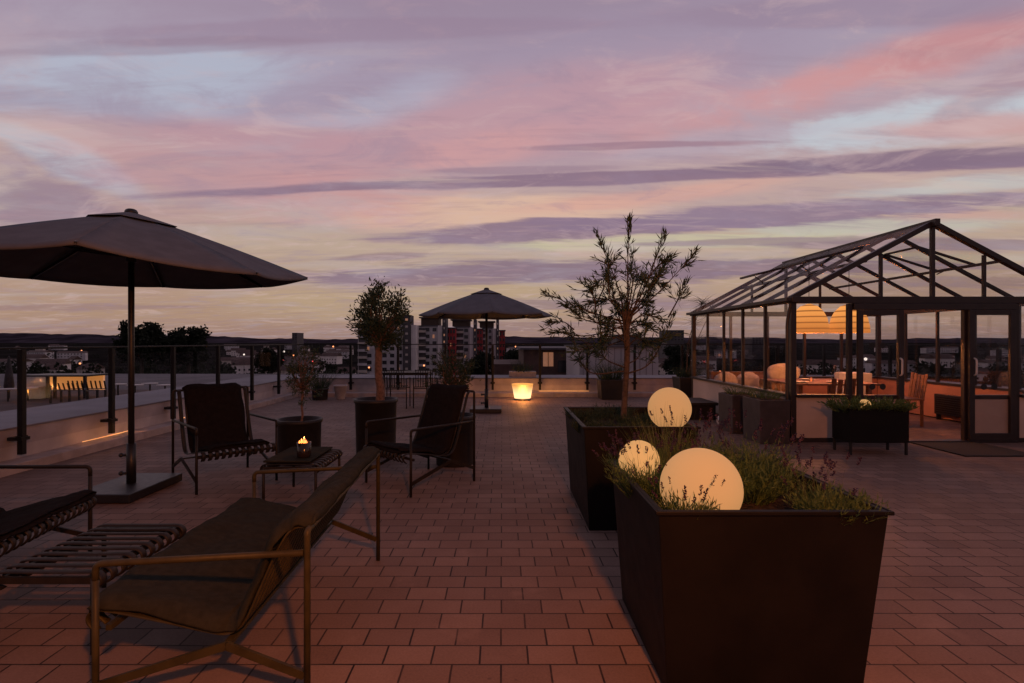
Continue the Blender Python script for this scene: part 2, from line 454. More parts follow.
    feat(520, 170, 110, 4, .03, (145,118,136), .6, .5, stk=.5)
    feat(880, 163, 240, 8, .045, (129,108,128), .9, .5, .2, .6, stk=.7)
    feat(640, 146, 120, 3.5, .02, (151,118,134), .75, .5, stk=.5)
    feat(560, 230, 190, 10, .045, (133,110,130), .9, .45, .2, .55, stk=.7)
    feat(770, 214, 300, 12, .055, (135,114,136), .9, .5, .22, .6, stk=.9)
    feat(960, 200, 150, 8, .06, (137,116,134), .75, .5, stk=.9)
    feat(760, 243, 190, 4, .02, (139,116,128), .7, .5, stk=.7)
    feat(560, 272, 330, 11, .018, (131,110,126), .92, .45, .2, .58, stk=.75)
    feat(400, 282, 140, 5, .01, (141,118,126), .8, .5, stk=.6)
    feat(380, 258, 60, 4, .05, (143,118,126), .75, .5, stk=.5)
    feat(600, 305, 170, 7, .0, (137,114,122), .7, .5, stk=.7)
    feat(800, 268, 180, 5, .0, (139,116,124), .7, .5, stk=.7)
    feat(940, 245, 190, 7, .02, (139,118,128), .75, .5, stk=.8)
    feat(940, 283, 170, 6, .0, (147,122,122), .6, .5, stk=.7)
    feat(80, 308, 130, 4, .0, (145,118,120), .6, .5, stk=.6)
    feat(560, 326, 260, 5, .0, (137,112,114), .55, .5, stk=.5)
    # fine texture over all
    low = t.smooth(el, .62, .30)
    col = t.mix(t.m('MULTIPLY', t.smooth(streak, .50, .66), t.m('MULTIPLY', low, .30)), col, lin(138,114,132))
    col = t.mix(t.m('MULTIPLY', t.smooth(streak, .46, .34), t.m('MULTIPLY', low, .26)), col, lin(206,182,168))
    col = t.mix(t.m('MULTIPLY', t.smooth(mott, .52, .70), .34), col, lin(146,126,148))
    col = t.mix(t.m('MULTIPLY', t.smooth(mott, .48, .32), .34), col, lin(204,176,176))
    col = t.mix(t.m('MULTIPLY', t.smooth(warp, .50, .72), .30), col, lin(150,132,152))
    col = t.mix(t.m('MULTIPLY', t.smooth(soft, .50, .34), .22), col, lin(176,170,184))
    col = t.mix(t.m('MULTIPLY', t.smooth(fine, .5, .75), .20), col, lin(196,160,164))
    # the back of the sky, away from the afterglow, is dimmer and bluer
    back = t.smooth(sx.outputs[1], -.1, -.7)
    col = t.mix(t.m('MULTIPLY', back, .8), col, lin(88,78,92))
    col = t.mix(t.m('MULTIPLY', t.smooth(el, .75, 1.3), .6), col, lin(84,76,92))
    col = t.mix(1.0, col, (1.085,1.09,1.065,1), 'MULTIPLY')
    # below the horizon
    col = t.mix(t.smooth(el, -.004, -.03), col, lin(70,58,60))
    sk = t.new('ShaderNodeTexSky'); sk.sky_type = 'NISHITA'; sk.sun_disc = False
    sk.sun_elevation = SUN_EL; sk.sun_rotation = SUN_AZ
    skm = t.new('ShaderNodeVectorMath', operation='SCALE'); t.l.new(sk.outputs[0], skm.inputs[0]); skm.inputs['Scale'].default_value = .0
    # clouds are laid over the clear evening sky
    col2 = t.mix(1.0, col, skm.outputs[0], 'ADD')
    t.put(bg.inputs[0], col2); bg.inputs[1].default_value = 1.0
    w.cycles.sampling_method = 'MANUAL'; w.cycles.sample_map_resolution = 1024
make_sky()
sun = bpy.data.objects.new('sun', bpy.data.lights.new('sun', 'SUN')); COL.objects.link(sun)
sun.data.energy = .04; sun.data.angle = R(12); sun.data.color = (1,.62,.42)
d = Vector((math.sin(SUN_AZ)*math.cos(SUN_EL), math.cos(SUN_AZ)*math.cos(SUN_EL), math.sin(SUN_EL)))
sun.rotation_euler = d.to_track_quat('Z','Y').to_euler()

def lamp(name, loc, power, col, r=.05, spot=None):
    l = bpy.data.objects.new(name, bpy.data.lights.new(name, 'POINT')); COL.objects.link(l)
    l.location = loc; l.data.energy = power; l.data.color = col; l.data.shadow_soft_size = r
    return l
# an assumed warm point lamp, added unseen and without a fixture, behind the photographer's right shoulder: its warm light and the shadows it throws lie across the foreground
lamp('assumed_warm_light', (.62,-.70,2.5), 500, (1,.27,.055), .06)

# ------------------------------------------------------------------ ground and roof terrace
tag(MB().box(-5.15,-4,-.35,9.3,13.62,0).build('terrace_floor', M['paver']), kind='structure')
land = MB(); land.add([(-7000,-300,-25),(7000,-300,-25),(7000,9000,-25),(-7000,9000,-25)], [(0,1,2,3)])
tag(land.build('land', M['land']), kind='structure')
hm = MB(); n = 420
for ring, (D, base_y) in enumerate(((3600, 339.0), (5200, 337.2))):
    vs = []; fs = []
    for i in range(n+1):
        a = R(-62) + R(124)*i/n
        px = VX + F*math.tan(max(-1.3, min(1.3, a)))
        h = 3.2*math.sin(px/95.0+ring*2) + 1.6*math.sin(px/37.0+ring) + .8*math.sin(px/11.0) + .9*math.sin(px/4.3+2*math.sin(px/9.0))
        lift = (3.2 if px < 260 else 0) * (1 if px < 200 else (260-px)/60)
        y = base_y + 1.2 - lift - .35*h
        D2 = D/ max(.45, math.cos(a))
        z = CH + (VY-y)/F*D
        vs += [(math.sin(a)*D2, math.cos(a)*D2, -26), (math.sin(a)*D2, math.cos(a)*D2, z), (math.sin(a)*(D2+900), math.cos(a)*(D2+900), z-30), (math.sin(a)*(D2-700), math.cos(a)*(D2-700), -25.5)]
        if i:
            o = 4*i
            fs += [(o-4+3, o+3, o+1, o-4+1), (o-4+1, o+1, o+2, o-4+2)]
    hm.add(vs, fs)
tag(hm.build('hills', M['hill'], smooth=True), kind='structure')

# parapets: ledge, wall and broad cap
PX, PY, PR = -5.42, 14.04, 9.45
t = thing('parapet_wall', 'low pale parapet wall with a broad grey cap along the left edge of the terrace', 'wall', (PX, 5, 0))
MB().box(-5.42,-4,-.35,-5.15,13.62,.1).build('ledge', M['kerb'], t, bevel=.006)
MB().box(-5.75,-4,-3,-5.42,14.04,.43).build('wall', M['concrete'], t)
MB().box(-6.78,-4,.432,-5.40,15.3,.452).build('cap', M['cap'], t, bevel=.004)
MB().box(-6.74,-4,-3,-5.752,15.2,.43).build('outer_wall', M['concrete'], t)
t = thing('parapet_wall', 'low parapet wall along the back of the terrace, lit orange behind the glowing pot', 'wall', (2, PY, 0))
MB().box(-5.15,13.62,-.35,9.45,14.04,.1).build('ledge', M['kerb'], t, bevel=.006)
MB().box(-5.418,14.042,-3,9.45,14.36,.43).build('wall', M['concrete'], t)
MB().box(-5.396,14.02,.434,9.45,15.3,.454).build('cap', M['cap'], t, bevel=.004)
t = thing('parapet_wall', 'parapet wall at the right edge of the terrace seen through the greenhouse', 'wall', (PR, 8, 0))
MB().box(9.303,-4,-3,9.6,13.615,.43).build('wall', M['concrete'], t)
MB().box(9.28,-4,.436,10.6,14.015,.456).build('cap', M['cap'], t, bevel=.004)

def railing(label, posts, inward, end0, end1):
    """glass railing: posts are base points; inward is the horizontal direction to the terrace"""
    t = thing('glass_railing', label, 'railing', (posts[0][0], posts[0][1], 0))
    inn = Vector(inward + (0,))
    for x, y in posts:
        p = Vector((x, y, 0)); a = inn.cross(Vector((0,0,1)))
        w = .058
        mb = MB(); mb.bar(p+Vector((0,0,.155)), p+Vector((0,0,1.31)), w, w, up=inn)
        po = mb.build('post', M['railmetal'], t, bevel=.003)
        mc = MB(); mc.bar(p-inn*.115+Vector((0,0,.33)), p+inn*.045+Vector((0,0,.33)), .11, .035)
        mc.bar(p-a*.05+Vector((0,0,.345)), p+a*.05+Vector((0,0,.345)), .05, .03)
        mc.build('bracket', M['railmetal'], po)
    a = Vector((end0[0], end0[1], 1.325)); b = Vector((end1[0], end1[1], 1.325))
    MB().bar(a, b, .05, .022).build('rail', M['railmetal'], t, bevel=.004)
    pts = [end0] + list(posts) + [end1]
    for i in range(len(pts)-1):
        p = Vector((pts[i][0], pts[i][1], 0)); q = Vector((pts[i+1][0], pts[i+1][1], 0))
        if (q-p).length < .3: continue
        d = (q-p).normalized()
        MB().bar(p+d*.03+Vector((0,0,.75)), q-d*.03+Vector((0,0,.75)), .012, .96).build('glass_pane', M['railglass'], t)
lp = [(-5.3, 5.96+1.372*k) for k in range(-2, 6)]
railing('glass railing with black posts along the left parapet', lp, (1,0), (-5.3,2.2), (-5.3,13.9))
bp = [(-3.9+1.22*k, 13.92) for k in range(0, 11)]
railing('glass railing with black posts and top rail along the back parapet', bp, (0,-1), (-5.3,13.92), (9.3,13.92))
rp = [(9.2, 3+1.4*k) for k in range(0, 8)]
railing('glass railing at the right edge of the terrace, seen through the greenhouse glass', rp, (-1,0), (9.2,1.5), (9.2,13.86))

# LED strips lying on the ledges
o = tag(MB().tube([(-5.36,6.9,.118),(-5.36,7.5,.116),(-5.37,7.85,.118)], .005, 6).build('light_strip', M['led']), 'short glowing orange light strip on the left ledge at the foot of the railing', 'light strip')
o = tag(MB().tube([(-5.36,9.05,.118),(-5.36,9.12,.118)], .008, 6).build('light_strip', M['led']), 'tiny glowing light on the left ledge, just beyond the longer strip', 'light strip')
o = tag(MB().tube([(.95,13.97,.118),(1.5,13.975,.12),(2.25,13.97,.118)], .006, 6).build('light_strip', M['led']), 'thin glowing light strip on the back ledge right of the glowing pot', 'light strip')
lamp('strip_light', (-5.26,6.85,.2), .22, (1,.36,.09), 0)
lamp('strip_light', (-5.26,7.20,.2), .22, (1,.36,.09), 0)
lamp('strip_light', (-5.26,7.50,.2), .22, (1,.36,.09), 0)
lamp('strip_light', (-5.26,7.80,.2), .22, (1,.36,.09), 0)
lamp('strip_light', (1.05,13.84,.22), .35, (1,.36,.09), 0)
lamp('strip_light', (1.40,13.84,.22), .35, (1,.36,.09), 0)
lamp('strip_light', (1.75,13.84,.22), .35, (1,.36,.09), 0)
lamp('strip_light', (2.10,13.84,.22), .35, (1,.36,.09), 0)

# ------------------------------------------------------------------ parasols
def parasol(label, loc, Rr, ze, za, ang, drops, plate, sleeve=.45):
    t = thing('parasol', label, 'parasol', loc)
    x, y = loc[0], loc[1]
    MB().tube([(x,y,.05),(x,y,za-.02)], .026, 14).build('pole', M['blackmetal'], t, smooth=True)
    mb = MB(); mb.box(x+plate[0], y+plate[1], .008, x+plate[2], y+plate[3], .085)
    bs = mb.build('base_plate', M['blackmetal'], t, bevel=.008)
    MB().tube([(x,y,.066),(x,y,sleeve)], .040, 16).build('sleeve', M['blackmetal'], t, smooth=True)
    mk = MB()
    for z in (.17, .34): mk.tube([(x-.035,y,z),(x-.085,y,z)], .014, 8); mk.sphere((x-.095,y,z), .022, 12, 6)
    mk.build('knob', M['blackmetal'], t, smooth=True)
    tips = []
    for k in range(8):
        a = R(ang + 45*k); tips.append(Vector((x+Rr*math.cos(a), y+Rr*math.sin(a), ze - drops.get(k, 0))))
    apex = Vector((x, y, za))
    # canopy: eight panels, slightly hollow between the ribs
    mb = MB(); NU, NVv = 8, 14
    for k in range(8):
        A, B = tips[k], tips[(k+1) % 8]; vs = []; fs = []
        for j in range(NVv+1):
            r_ = .085 + (1-.085)*j/NVv
            for i in range(NU+1):
                s_ = i/NU
                p = apex.lerp(A.lerp(B, s_), r_)
                sag = 4*s_*(1-s_)
                p.z -= .028*sag*r_*(1.0) + .03*math.sin(PI*r_)*-.6
                inw = (Vector((x,y,p.z))-p); p += inw*(.03*sag*r_*r_)
                vs.append(p)
        for j in range(NVv):
            for i in range(NU):
                a_ = j*(NU+1)+i; fs.append((a_, a_+1, a_+NU+2, a_+NU+1))
        # hem
        o_ = len(vs)
        for i in range(NU+1): q = vs[NVv*(NU+1)+i].copy(); q.z -= .022; vs.append(q)
        for i in range(NU): fs.append((NVv*(NU+1)+i, NVv*(NU+1)+i+1, o_+i+1, o_+i))
        mb.add(vs, fs)
    mb.build('canopy', M['canopy'], t, smooth=True, solid=.003)
    # vent cap
    mb = MB()
    for k in range(8):
        A, B = tips[k], tips[(k+1) % 8]
        q0 = apex.lerp(A,.24)+Vector((0,0,.03)); q1 = apex.lerp(B,.24)+Vector((0,0,.03))
        h0 = apex.lerp(A,.03)+Vector((0,0,.014)); h1 = apex.lerp(B,.03)+Vector((0,0,.014))
        mb.add([h0,q0,q1,h1], [(0,1,2,3)])
    mb.build('vent_cap', M['canopy'], t, solid=.003)
    MB().lathe([(.001,.038),(.03,.036),(.045,.028),(.05,.018),(.055,.01),(.055,-.01)][::-1], (x,y,za), 16).build('finial', M['blackmetal'], t, smooth=True)
    for k in range(8):
        mb = MB(); mb.bar(apex+Vector((0,0,-.05)), tips[k]+Vector((0,0,-.012)), .016, .026)
        rb = mb.build('rib', M['blackmetal'], t)
        mid = apex.lerp(tips[k], .52)
        ms = MB(); ms.bar(Vector((x,y,za-.42)), mid+Vector((0,0,-.02)), .012, .018); ms.build('strut', M['blackmetal'], rb)
    MB().tube([(x,y,za-.46),(x,y,za-.38)], .045, 12).build('hub', M['blackmetal'], t, smooth=True)
    return t
parasol('large dark grey parasol cut by the left edge, standing on a flat black base', (-3.46,5.04,0), 1.55, 2.07, 2.60, -22, {0:.10}, (-.26,-.40,.26,.37))
parasol('smaller grey parasol standing in the distance in front of the tower blocks', (-.31,10.8,0), 1.34, 1.93, 2.44, 6-90, {}, (-.32,-.3,.3,.3))

# ------------------------------------------------------------------ lounge furniture (local: faces +x, width along y, depth .86)
def profile(high):
    if high:
        ds = [(.035,.30),(.008,.325),(.0,.35),(.012,.372),(.05,.38),(.16,.366),(.32,.335),(.48,.305),(.545,.30),(.595,.318),(.635,.365),(.69,.50),(.745,.66),(.79,.80),(.812,.865),(.835,.893),(.862,.898)]
    else:
        ds = [(.035,.30),(.008,.325),(.0,.35),(.012,.372),(.05,.38),(.16,.36),(.32,.325),(.48,.287),(.54,.28),(.585,.30),(.62,.345),(.67,.455),(.72,.565),(.765,.645),(.79,.672),(.82,.685),(.862,.683)]
    return ds
def lounge(name, label, cat, W, high, metal, group=None):
    t = thing(name, label, cat, (0,0,0), 0, group)
    D = .80; fx = D/2
    pr = profile(high)
    path = smoothpath([(fx+.035-d*.965, 0, z) for d, z in pr], 3)
    ns = max(10, int(round((W-.08)/.058)))
    mb = MB()
    for i in range(ns+1):
        y = -W/2+.045 + (W-.09)*i/ns
        mb.tube([(p.x, y, p.z) for p in path], .019, 6, flat=.28, up=(0,1,0))
    mb.build('slat_seat', metal, t, smooth=True, local=True)
    top = pr[-1][1]; arm_f, arm_r = (.60,.60) if high else (.57,.60)
    for s_ in (-1, 1):
        y = s_*W/2
        MB().tube([(fx-.02,y,0),(fx-.02,y,arm_f-.06)], .0125, 10).build('leg', metal, t, smooth=True, local=True)
        MB().tube(fillet([(fx-.02,y,arm_f-.06),(fx-.02,y,arm_f),(-fx+.012,y,arm_r)], .06), .0125, 10).build('armrest', metal, t, smooth=True, local=True)
        MB().tube(fillet([(-fx,y,0),(-fx,y,top),(-fx,y-s_*.045,top)], .05), .0125, 10).build('leg', metal, t, smooth=True, local=True)
        mb = MB()
        low = (fx-.50, y, .255)
        mb.bar((fx-.03,y,.115), low, .014, .03); mb.bar(low, (-fx+.01,y,.135), .014, .03)
        mb.build('stretcher', metal, t, local=True)
    MB().bar((fx-.50,-W/2,.255),(fx-.50,W/2,.255), .03, .014).build('cross_bar', metal, t, local=True)
    MB().bar((fx-.06,-W/2+.01,.325),(fx-.06,W/2-.01,.325), .02, .02).build('cross_bar', metal, t, local=True)
    MB().tube([(-fx,-W/2+.045,top),(-fx,W/2-.045,top)], .0125, 8).build('top_bar', metal, t, local=True)
    return t

def cushion(name, label, W, high, m, loc, rz, seed=0, thick=.026, full=True):
    r_ = random.Random(seed)
    t_ = MB(); D = .80; fx = D/2
    pr = profile(high)
    pr = [(d,z) for d,z in pr if not (d < .04 and z < .37)]
    pr = [(-.004,.384)] + pr + ([(.885,.684 if not high else .895)] if full else [])
    path = smoothpath([(fx+.035-d*.965, 0, z) for d, z in pr], 5)
    # offset along the normal
    NP = len(path); nw = max(14, int(W/.045))
    up = []; 
    for i, p in enumerate(path):
        q0 = path[max(0,i-1)]; q1 = path[min(NP-1,i+1)]
        tan = (q1-q0).normalized(); nrm = Vector((tan.z,0,-tan.x))
        if nrm.z < 0 and i < NP*.5: nrm = -nrm
        if i >= NP*.5 and nrm.x < 0 and nrm.z < .5: nrm = -nrm
        up.append(nrm)
    ph = [r_.uniform(0,6) for _ in range(4)]
    def layer(k):
        vs = []
        for i, p in enumerate(path):
            for j in range(nw+1):
                s_ = j/nw; y = (s_-.5)*(W-.05)
                e = min(s_, 1-s_)*W; ei = min(i, NP-1-i)/NP
                edge = min(1, e/.05)**.5*min(1, (ei+.004)/.03)**.5
                wob = .008*math.sin(y*13+ph[0]+i*.21) + .005*math.sin(y*5.1+i*.5+ph[3]) + .004*math.sin(y*41+i*.9+ph[1]) + .004*math.sin(i*.55+ph[1]) + .005*math.sin(y*31+ph[2])*(1-min(1,e/.12))
                th = .013 + k*(.004+thick*edge)
                # quilting seams
                se = min(abs((i/NP*6) % 1 - .5), 1)*2
                th += (k*.006*(1-abs(2*((i/NP*5) % 1)-1)**6) if k else 0)
                q = p + up[i]*(th + wob*.7)
                q.y = y + (.008*math.sin(i*.45+ph[3]) if e < .01 else 0)
                vs.append(q)
        return vs
    A = layer(0); B = layer(1); o = len(A); fs = []
    for i in range(NP-1):
        for j in range(nw):
            a = i*(nw+1)+j
            fs.append((a, a+nw+1, a+nw+2, a+1)); fs.append((o+a, o+a+1, o+a+nw+2, o+a+nw+1))
    for i in range(NP-1):
        for j in (0, nw):
            a = i*(nw+1)+j; q = (a, a+nw+1, o+a+nw+1, o+a); fs.append(q if j else q[::-1])
    for j in range(nw):
        fs.append((j, j+1, o+j+1, o+j)); b = (NP-1)*(nw+1)+j; fs.append((b+1, b, o+b, o+b+1))
    t_.add(A+B, fs)
    ob = t_.build(name, m, None, smooth=True, local=True)
    ob.location = loc; ob.rotation_euler = (0,0,rz)
    return tag(ob, label, 'cushion')

# the sofa in front: faces left
SOFA_A = PI + R(2.2)
sofa_c = (-.765-.40, 2.03+1.41/2, 0)
s_ = lounge('lounge_sofa', 'wide olive metal lounge sofa with a low back, nearest the camera', 'sofa', 1.41, False, M['olivemetal'])
s_.location = sofa_c; s_.rotation_euler = (0,0,SOFA_A)
cushion('seat_cushion', 'long grey brown quilted cushion draped over the wide sofa in the foreground', 1.41, False, M['cushion'], sofa_c, SOFA_A, 3)
# chair at the left edge: faces right
c0 = lounge('lounge_sofa', 'dark low metal lounge sofa cut by the left edge, behind the bare slatted footstool', 'sofa', 1.41, False, M['darkmetal'])
ang0 = R(10); fwd = Vector((math.cos(ang0), math.sin(ang0), 0)); side = Vector((-fwd.y, fwd.x, 0))
farfront = Vector((-2.73,3.58,0))
c0.location = farfront - fwd*.38 - side*.705; c0.rotation_euler = (0,0,ang0)
cushion('seat_cushion', 'dark quilted cushion on the lounge sofa cut by the left edge', 1.41, False, M['cushion_dark'], c0.location, ang0, 5)
# high-back chair beside the parasol: faces right and towards us
hb = lounge('lounge_chair', 'high backed metal lounge chair right of the large parasol base, facing us', 'chair', .73, True, M['darkmetal'], 'metal lounge chairs')
fl = Vector((-2.79,4.94,0)); frr = Vector((-2.28,5.45,0)); sd = (frr-fl).normalized(); fw = Vector((sd.y,-sd.x,0))
hb.location = (fl+frr)/2 - fw*.38; hb.rotation_euler = (0,0,math.atan2(fw.y, fw.x))
cushion('seat_cushion', 'dark pad covering the back and seat of the high backed chair beside the large parasol', .60, True, M['cushion_dark'], hb.location, hb.rotation_euler[2], 8)
h2 = copy_tree(hb)
tag(h2, 'high backed metal lounge chair in front of the round pots, facing left')
nf = Vector((-.844,4.83,0)); nr = Vector((-.269,5.43,0)); fw = (nf-nr).normalized(); sd = Vector((fw.y,-fw.x,0))
h2.location = (nf+nr)/2 + sd*.365; h2.rotation_euler = (0,0,math.atan2(fw.y, fw.x))
cushion('seat_cushion', 'dark pad hanging over the high backed chair that faces left in front of the pots', .60, True, M['cushion_dark'], h2.location, h2.rotation_euler[2], 11)

# slatted footstools
def stool(name, label, cat, group):
    t = thing(name, label, cat, (0,0,0), 0, group)
    Wx, Wy, H = .50, .66, .36
    mb = MB(); ns = 9
    prof = [(-Wx/2+.045,H-.075),(-Wx/2+.018,H-.066),(-Wx/2,H-.04),(-Wx/2+.012,H-.012),(-Wx/2+.045,H)]
    prof = prof + [(-.1,H),(.1,H)] + [(-x, z) for x, z in prof[::-1]]
    path = smoothpath([(x,0,z) for x, z in prof], 3)
    for i in range(ns+1):
        y = -Wy/2+.02 + (Wy-.04)*i/ns
        mb.tube([(p.x,y,p.z) for p in path], .0235, 6, flat=.26, up=(0,1,0))
    mb.build('slat_top', M['darkmetal'], t, smooth=True, local=True)
    mb = MB()
    for s in (-1,1):
        mb.bar((s*(Wx/2-.06),-Wy/2,H-.03),(s*(Wx/2-.06),Wy/2,H-.03), .018, .028)
    for s in (-1,1):
        mb.bar((-Wx/2+.02,s*Wy/2,H-.03),(Wx/2-.02,s*Wy/2,H-.03), .018, .028)
    mb.build('frame', M['darkmetal'], t, local=True)
    for sx in (-1,1):
        for sy in (-1,1):
            MB().tube([(sx*(Wx/2-.03),sy*(Wy/2),0),(sx*(Wx/2-.03),sy*(Wy/2),H-.02)], .0125, 8).build('leg', M['darkmetal'], t, smooth=True, local=True)
    return t
st1 = stool('slatted_footstool', 'bare slatted metal footstool in front of the foreground sofa', 'footstool', 'slatted metal footstools')
st1.location = (-2.05,2.75,0)
st2 = copy_tree(st1); tag(st2, 'slatted metal footstool used as a low table, with a burning candle on its pad'); st2.location = (-1.79,4.88,0)
mb = MB(); mb.box(-.235,-.315,.374,.165,.315,.390)
pad = mb.build('seat_pad', M['cushion'], None, bevel=.008, local=True); pad.location = (-1.79,4.88,0)
tag(pad, 'thin flat pad lying on the footstool under the candle', 'pad')
# candle
cx, cy = at(304, 455, 4.72).x, 4.72
t = thing('candle_jar', 'dark glass jar with a burning candle on the padded footstool', 'candle', (cx,cy,.393))
MB().lathe([(.045,.393),(.056,.396),(.058,.40),(.0600,.52),(.0560,.52),(.0545,.405),(.001,.405)], (cx,cy,0), 28).build('jar', mat('smoked jar', (.02,.012,.01), .2, .2, 8), t, smooth=True)
MB().lathe([(.0535,.407),(.0535,.488),(.02,.484),(.001,.483)], (cx,cy,0), 24).build('wax', mat_emit('hot wax', (.35,.05,.01), .6, base=(.6,.4,.25)), t, smooth=True)
fl_ = MB()
for k, (dx, dy, h, w) in enumerate(((0,0,.062,.017),(-.024,.006,.045,.013),(.022,-.008,.036,.011),(-.04,-.004,.03,.008))):
    prof = [(.001,0),(w*.75,h*.12),(w,h*.28),(w*.7,h*.55),(w*.3,h*.8),(.001,h)]
    fl_.lathe(prof, (dx,dy,0), 10)
fo = fl_.build('flame', M['flame'], t, smooth=True, local=True); fo.location = (0,0,.115)
lamp('candle_light', (cx,cy,.585), .8, (1,.28,.06), 0)

# ------------------------------------------------------------------ plants
def tube_branch(mb, pts, r0, r1, n=7):
    p = smoothpath(pts, 4); N = len(p)
    mb.tube(p, [r0+(r1-r0)*i/(N-1) for i in range(N)], n)
    return p
def crown_tree(t, base, trunk_top, center, rad, nb, leaves, lm, trunk_r=(.05,.035), L=.045, W=.012, seed=1, gaps=.5):
    r_ = random.Random(seed)
    mb = MB(); b = Vector(base); tp = Vector(trunk_top)
    mid = b.lerp(tp,.5) + Vector((r_.uniform(-.02,.02), 0, 0))
    tube_branch(mb, [b, b.lerp(tp,.25)+Vector((.012,0,0)), mid, tp], trunk_r[0], trunk_r[1], 10)
    c = Vector(center); tips = []
    for i in range(nb):
        while True:
            q = Vector((r_.uniform(-1,1), r_.uniform(-1,1), r_.uniform(-1,1)))
            if .35 < q.length < 1.0: break
        e = c + Vector((q.x*rad[0], q.y*rad[1], q.z*rad[2]))
        e.x += .12*rad[0]*math.sin(5*q.z); 
        m1 = tp.lerp(e,.5) + Vector((r_.uniform(-.05,.05), r_.uniform(-.05,.05), r_.uniform(-.02,.06)))
        mb.tube(smoothpath([tp+Vector((r_.uniform(-.01,.01),0,-.02)), m1, e], 3), [.010,.008,.007,.006,.004,.003,.0025][:7], 5)
        tips.append((m1, e))
    mb.build('trunk', M['bark'], t, smooth=True)
    lf = MB()
    for k in range(leaves):
        m1, e = tips[r_.randrange(len(tips))]
        u = r_.random()**.6
        p = m1.lerp(e, .35+.75*u) + Vector((r_.gauss(0,rad[0]*.10), r_.gauss(0,rad[1]*.10), r_.gauss(0,rad[2]*.10)))
        d = (e-m1).normalized() + Vector((r_.gauss(0,.7), r_.gauss(0,.7), r_.gauss(0,.6)))
        lf.leaf(p, d, L*r_.uniform(.7,1.3), W*r_.uniform(.8,1.2))
    lf.build('crown', lm, t)

# round pots in the middle of the terrace
def round_pot(name, label, x, y, rt, rb, h, m, sub=True):
    t = thing(name, label, 'pot', (x,y,0))
    MB().lathe([(rb,0.0),(rb+.004,.01),(rt-.012,h-.05),(rt,h-.045),(rt+.006,h-.03),(rt+.006,h),(rt-.02,h),(rt-.03,h-.06),(rt-.05,h-.06)], (x,y,0), 40).build('pot_body', m, t, smooth=True)
    MB().lathe([(rt-.034,h-.062),(rt*.5,h-.052),(.001,h-.045)], (x,y,0), 24).build('soil', M['soil'], t)
    return t
PYa = 6.72; xa = at(376,400,PYa).x
round_pot('plant_pot', 'tall round charcoal pot holding the thick stemmed olive tree', xa, PYa, .265, .235, .69, M['darkpot'])
t = thing('olive_tree', 'olive tree with dense round crown and thick pale trunk in the tall round pot', 'tree', (xa+.03,PYa,.64))
cc = at(380,315,PYa)
crown_tree(t, (xa+.05,PYa,.635), (xa+.035,PYa,1.36), (cc.x,PYa,1.74), (.37,.36,.42), 64, 4200, M['olive_leaf'], (.058,.042), .062, .018, 4)
PYb = 6.3; xb = at(299.5,430,PYb).x
round_pot('plant_pot', 'wide round charcoal pot with a thin young tree behind the candle table', xb, PYb, .255, .23, .50, M['darkpot'])
t = thing('young_olive', 'thin young olive with loose sparse leaves in the wide pot behind the candle', 'tree', (xb,PYb,.45))
cb = at(306,375,PYb)
crown_tree(t, (xb+.02,PYb,.445), (xb+.035,PYb,.86), (cb.x,PYb,1.02), (.26,.24,.33), 34, 1000, M['olive_leaf'], (.014,.010), .05, .013, 9)
PYc = 6.2; xc = at(455,430,PYc).x
round_pot('plant_pot', 'round charcoal pot half hidden behind the left facing chair', xc, PYc, .235, .21, .56, M['darkpot'])
t = thing('potted_shrub', 'bushy dark shrub growing from the pot behind the left facing chair', 'shrub', (xc,PYc,.5))
cs = at(452,372,PYc)
crown_tree(t, (xc,PYc,.505), (xc-.01,PYc,.80), (cs.x,PYc,1.02), (.29,.26,.26), 46, 1900, M['dark_leaf'], (.02,.014), .05, .012, 13)

# big square planters
def square_planter(label, tx0, ty0, tx1, ty1, H, tap, soil_z):
    cx, cy = (tx0+tx1)/2, (ty0+ty1)/2
    t = thing('square_planter', label, 'planter', (cx,cy,0))
    mb = MB()
    b = (tx0+tap, ty0+tap, tx1-tap*1.5, ty1-tap); tt = (tx0, ty0, tx1, ty1)
    w = .022
    def ring(z, inset):
        f = z/H; q = [b[i]+(tt[i]-b[i])*f for i in range(4)]
        return [(q[0]+inset,q[1]+inset,z),(q[2]-inset,q[1]+inset,z),(q[2]-inset,q[3]-inset,z),(q[0]+inset,q[3]-inset,z)]
    rings = [ring(0,0), ring(H,0), ring(H,w), ring(soil_z-.05,w)]
    vs = sum(rings, []); fs = [(3,2,1,0)]
    for i in range(3):
        for k in range(4): fs.append((i*4+k, i*4+(k+1)%4, i*4+4+(k+1)%4, i*4+4+k))
    mb.add(vs, fs); mb.build('planter_body', M['planter'], t, bevel=.004)
    # folded lip
    mb = MB(); e = .013; z0, z1 = H-.014, H+.002
    for a in ((tx0-e,ty0-e,tx1+e,ty0-.001),(tx0-e,ty1+.001,tx1+e,ty1+e),(tx0-e,ty0+.002,tx0-.001,ty1-.002),(tx1+.001,ty0+.002,tx1+e,ty1-.002)):
        mb.box(a[0],a[1],z0,a[2],a[3],z1)
    mb.build('rim', M['planter'], t, bevel=.003)
    mb = MB(); n = 26; r_ = random.Random(3); vs = []; fs = []
    f = soil_z/H; q = [b[i]+(tt[i]-b[i])*f for i in range(4)]
    for j in range(n+1):
        for i in range(n+1):
            vs.append((q[0]+w+(q[2]-q[0]-2*w)*i/n, q[1]+w+(q[3]-q[1]-2*w)*j/n, soil_z + r_.gauss(0,.006)))
    for j in range(n):
        for i in range(n): a = j*(n+1)+i; fs.append((a,a+1,a+n+2,a+n+1))
    mb.add(vs, fs); mb.build('soil', M['soil'], t, smooth=True)
    return t
P1 = (.605,2.085,1.495,2.98); H1 = .745
square_planter('large square black planter with lavender and two glowing globes, nearest the camera', *P1, H1, .048, .655)
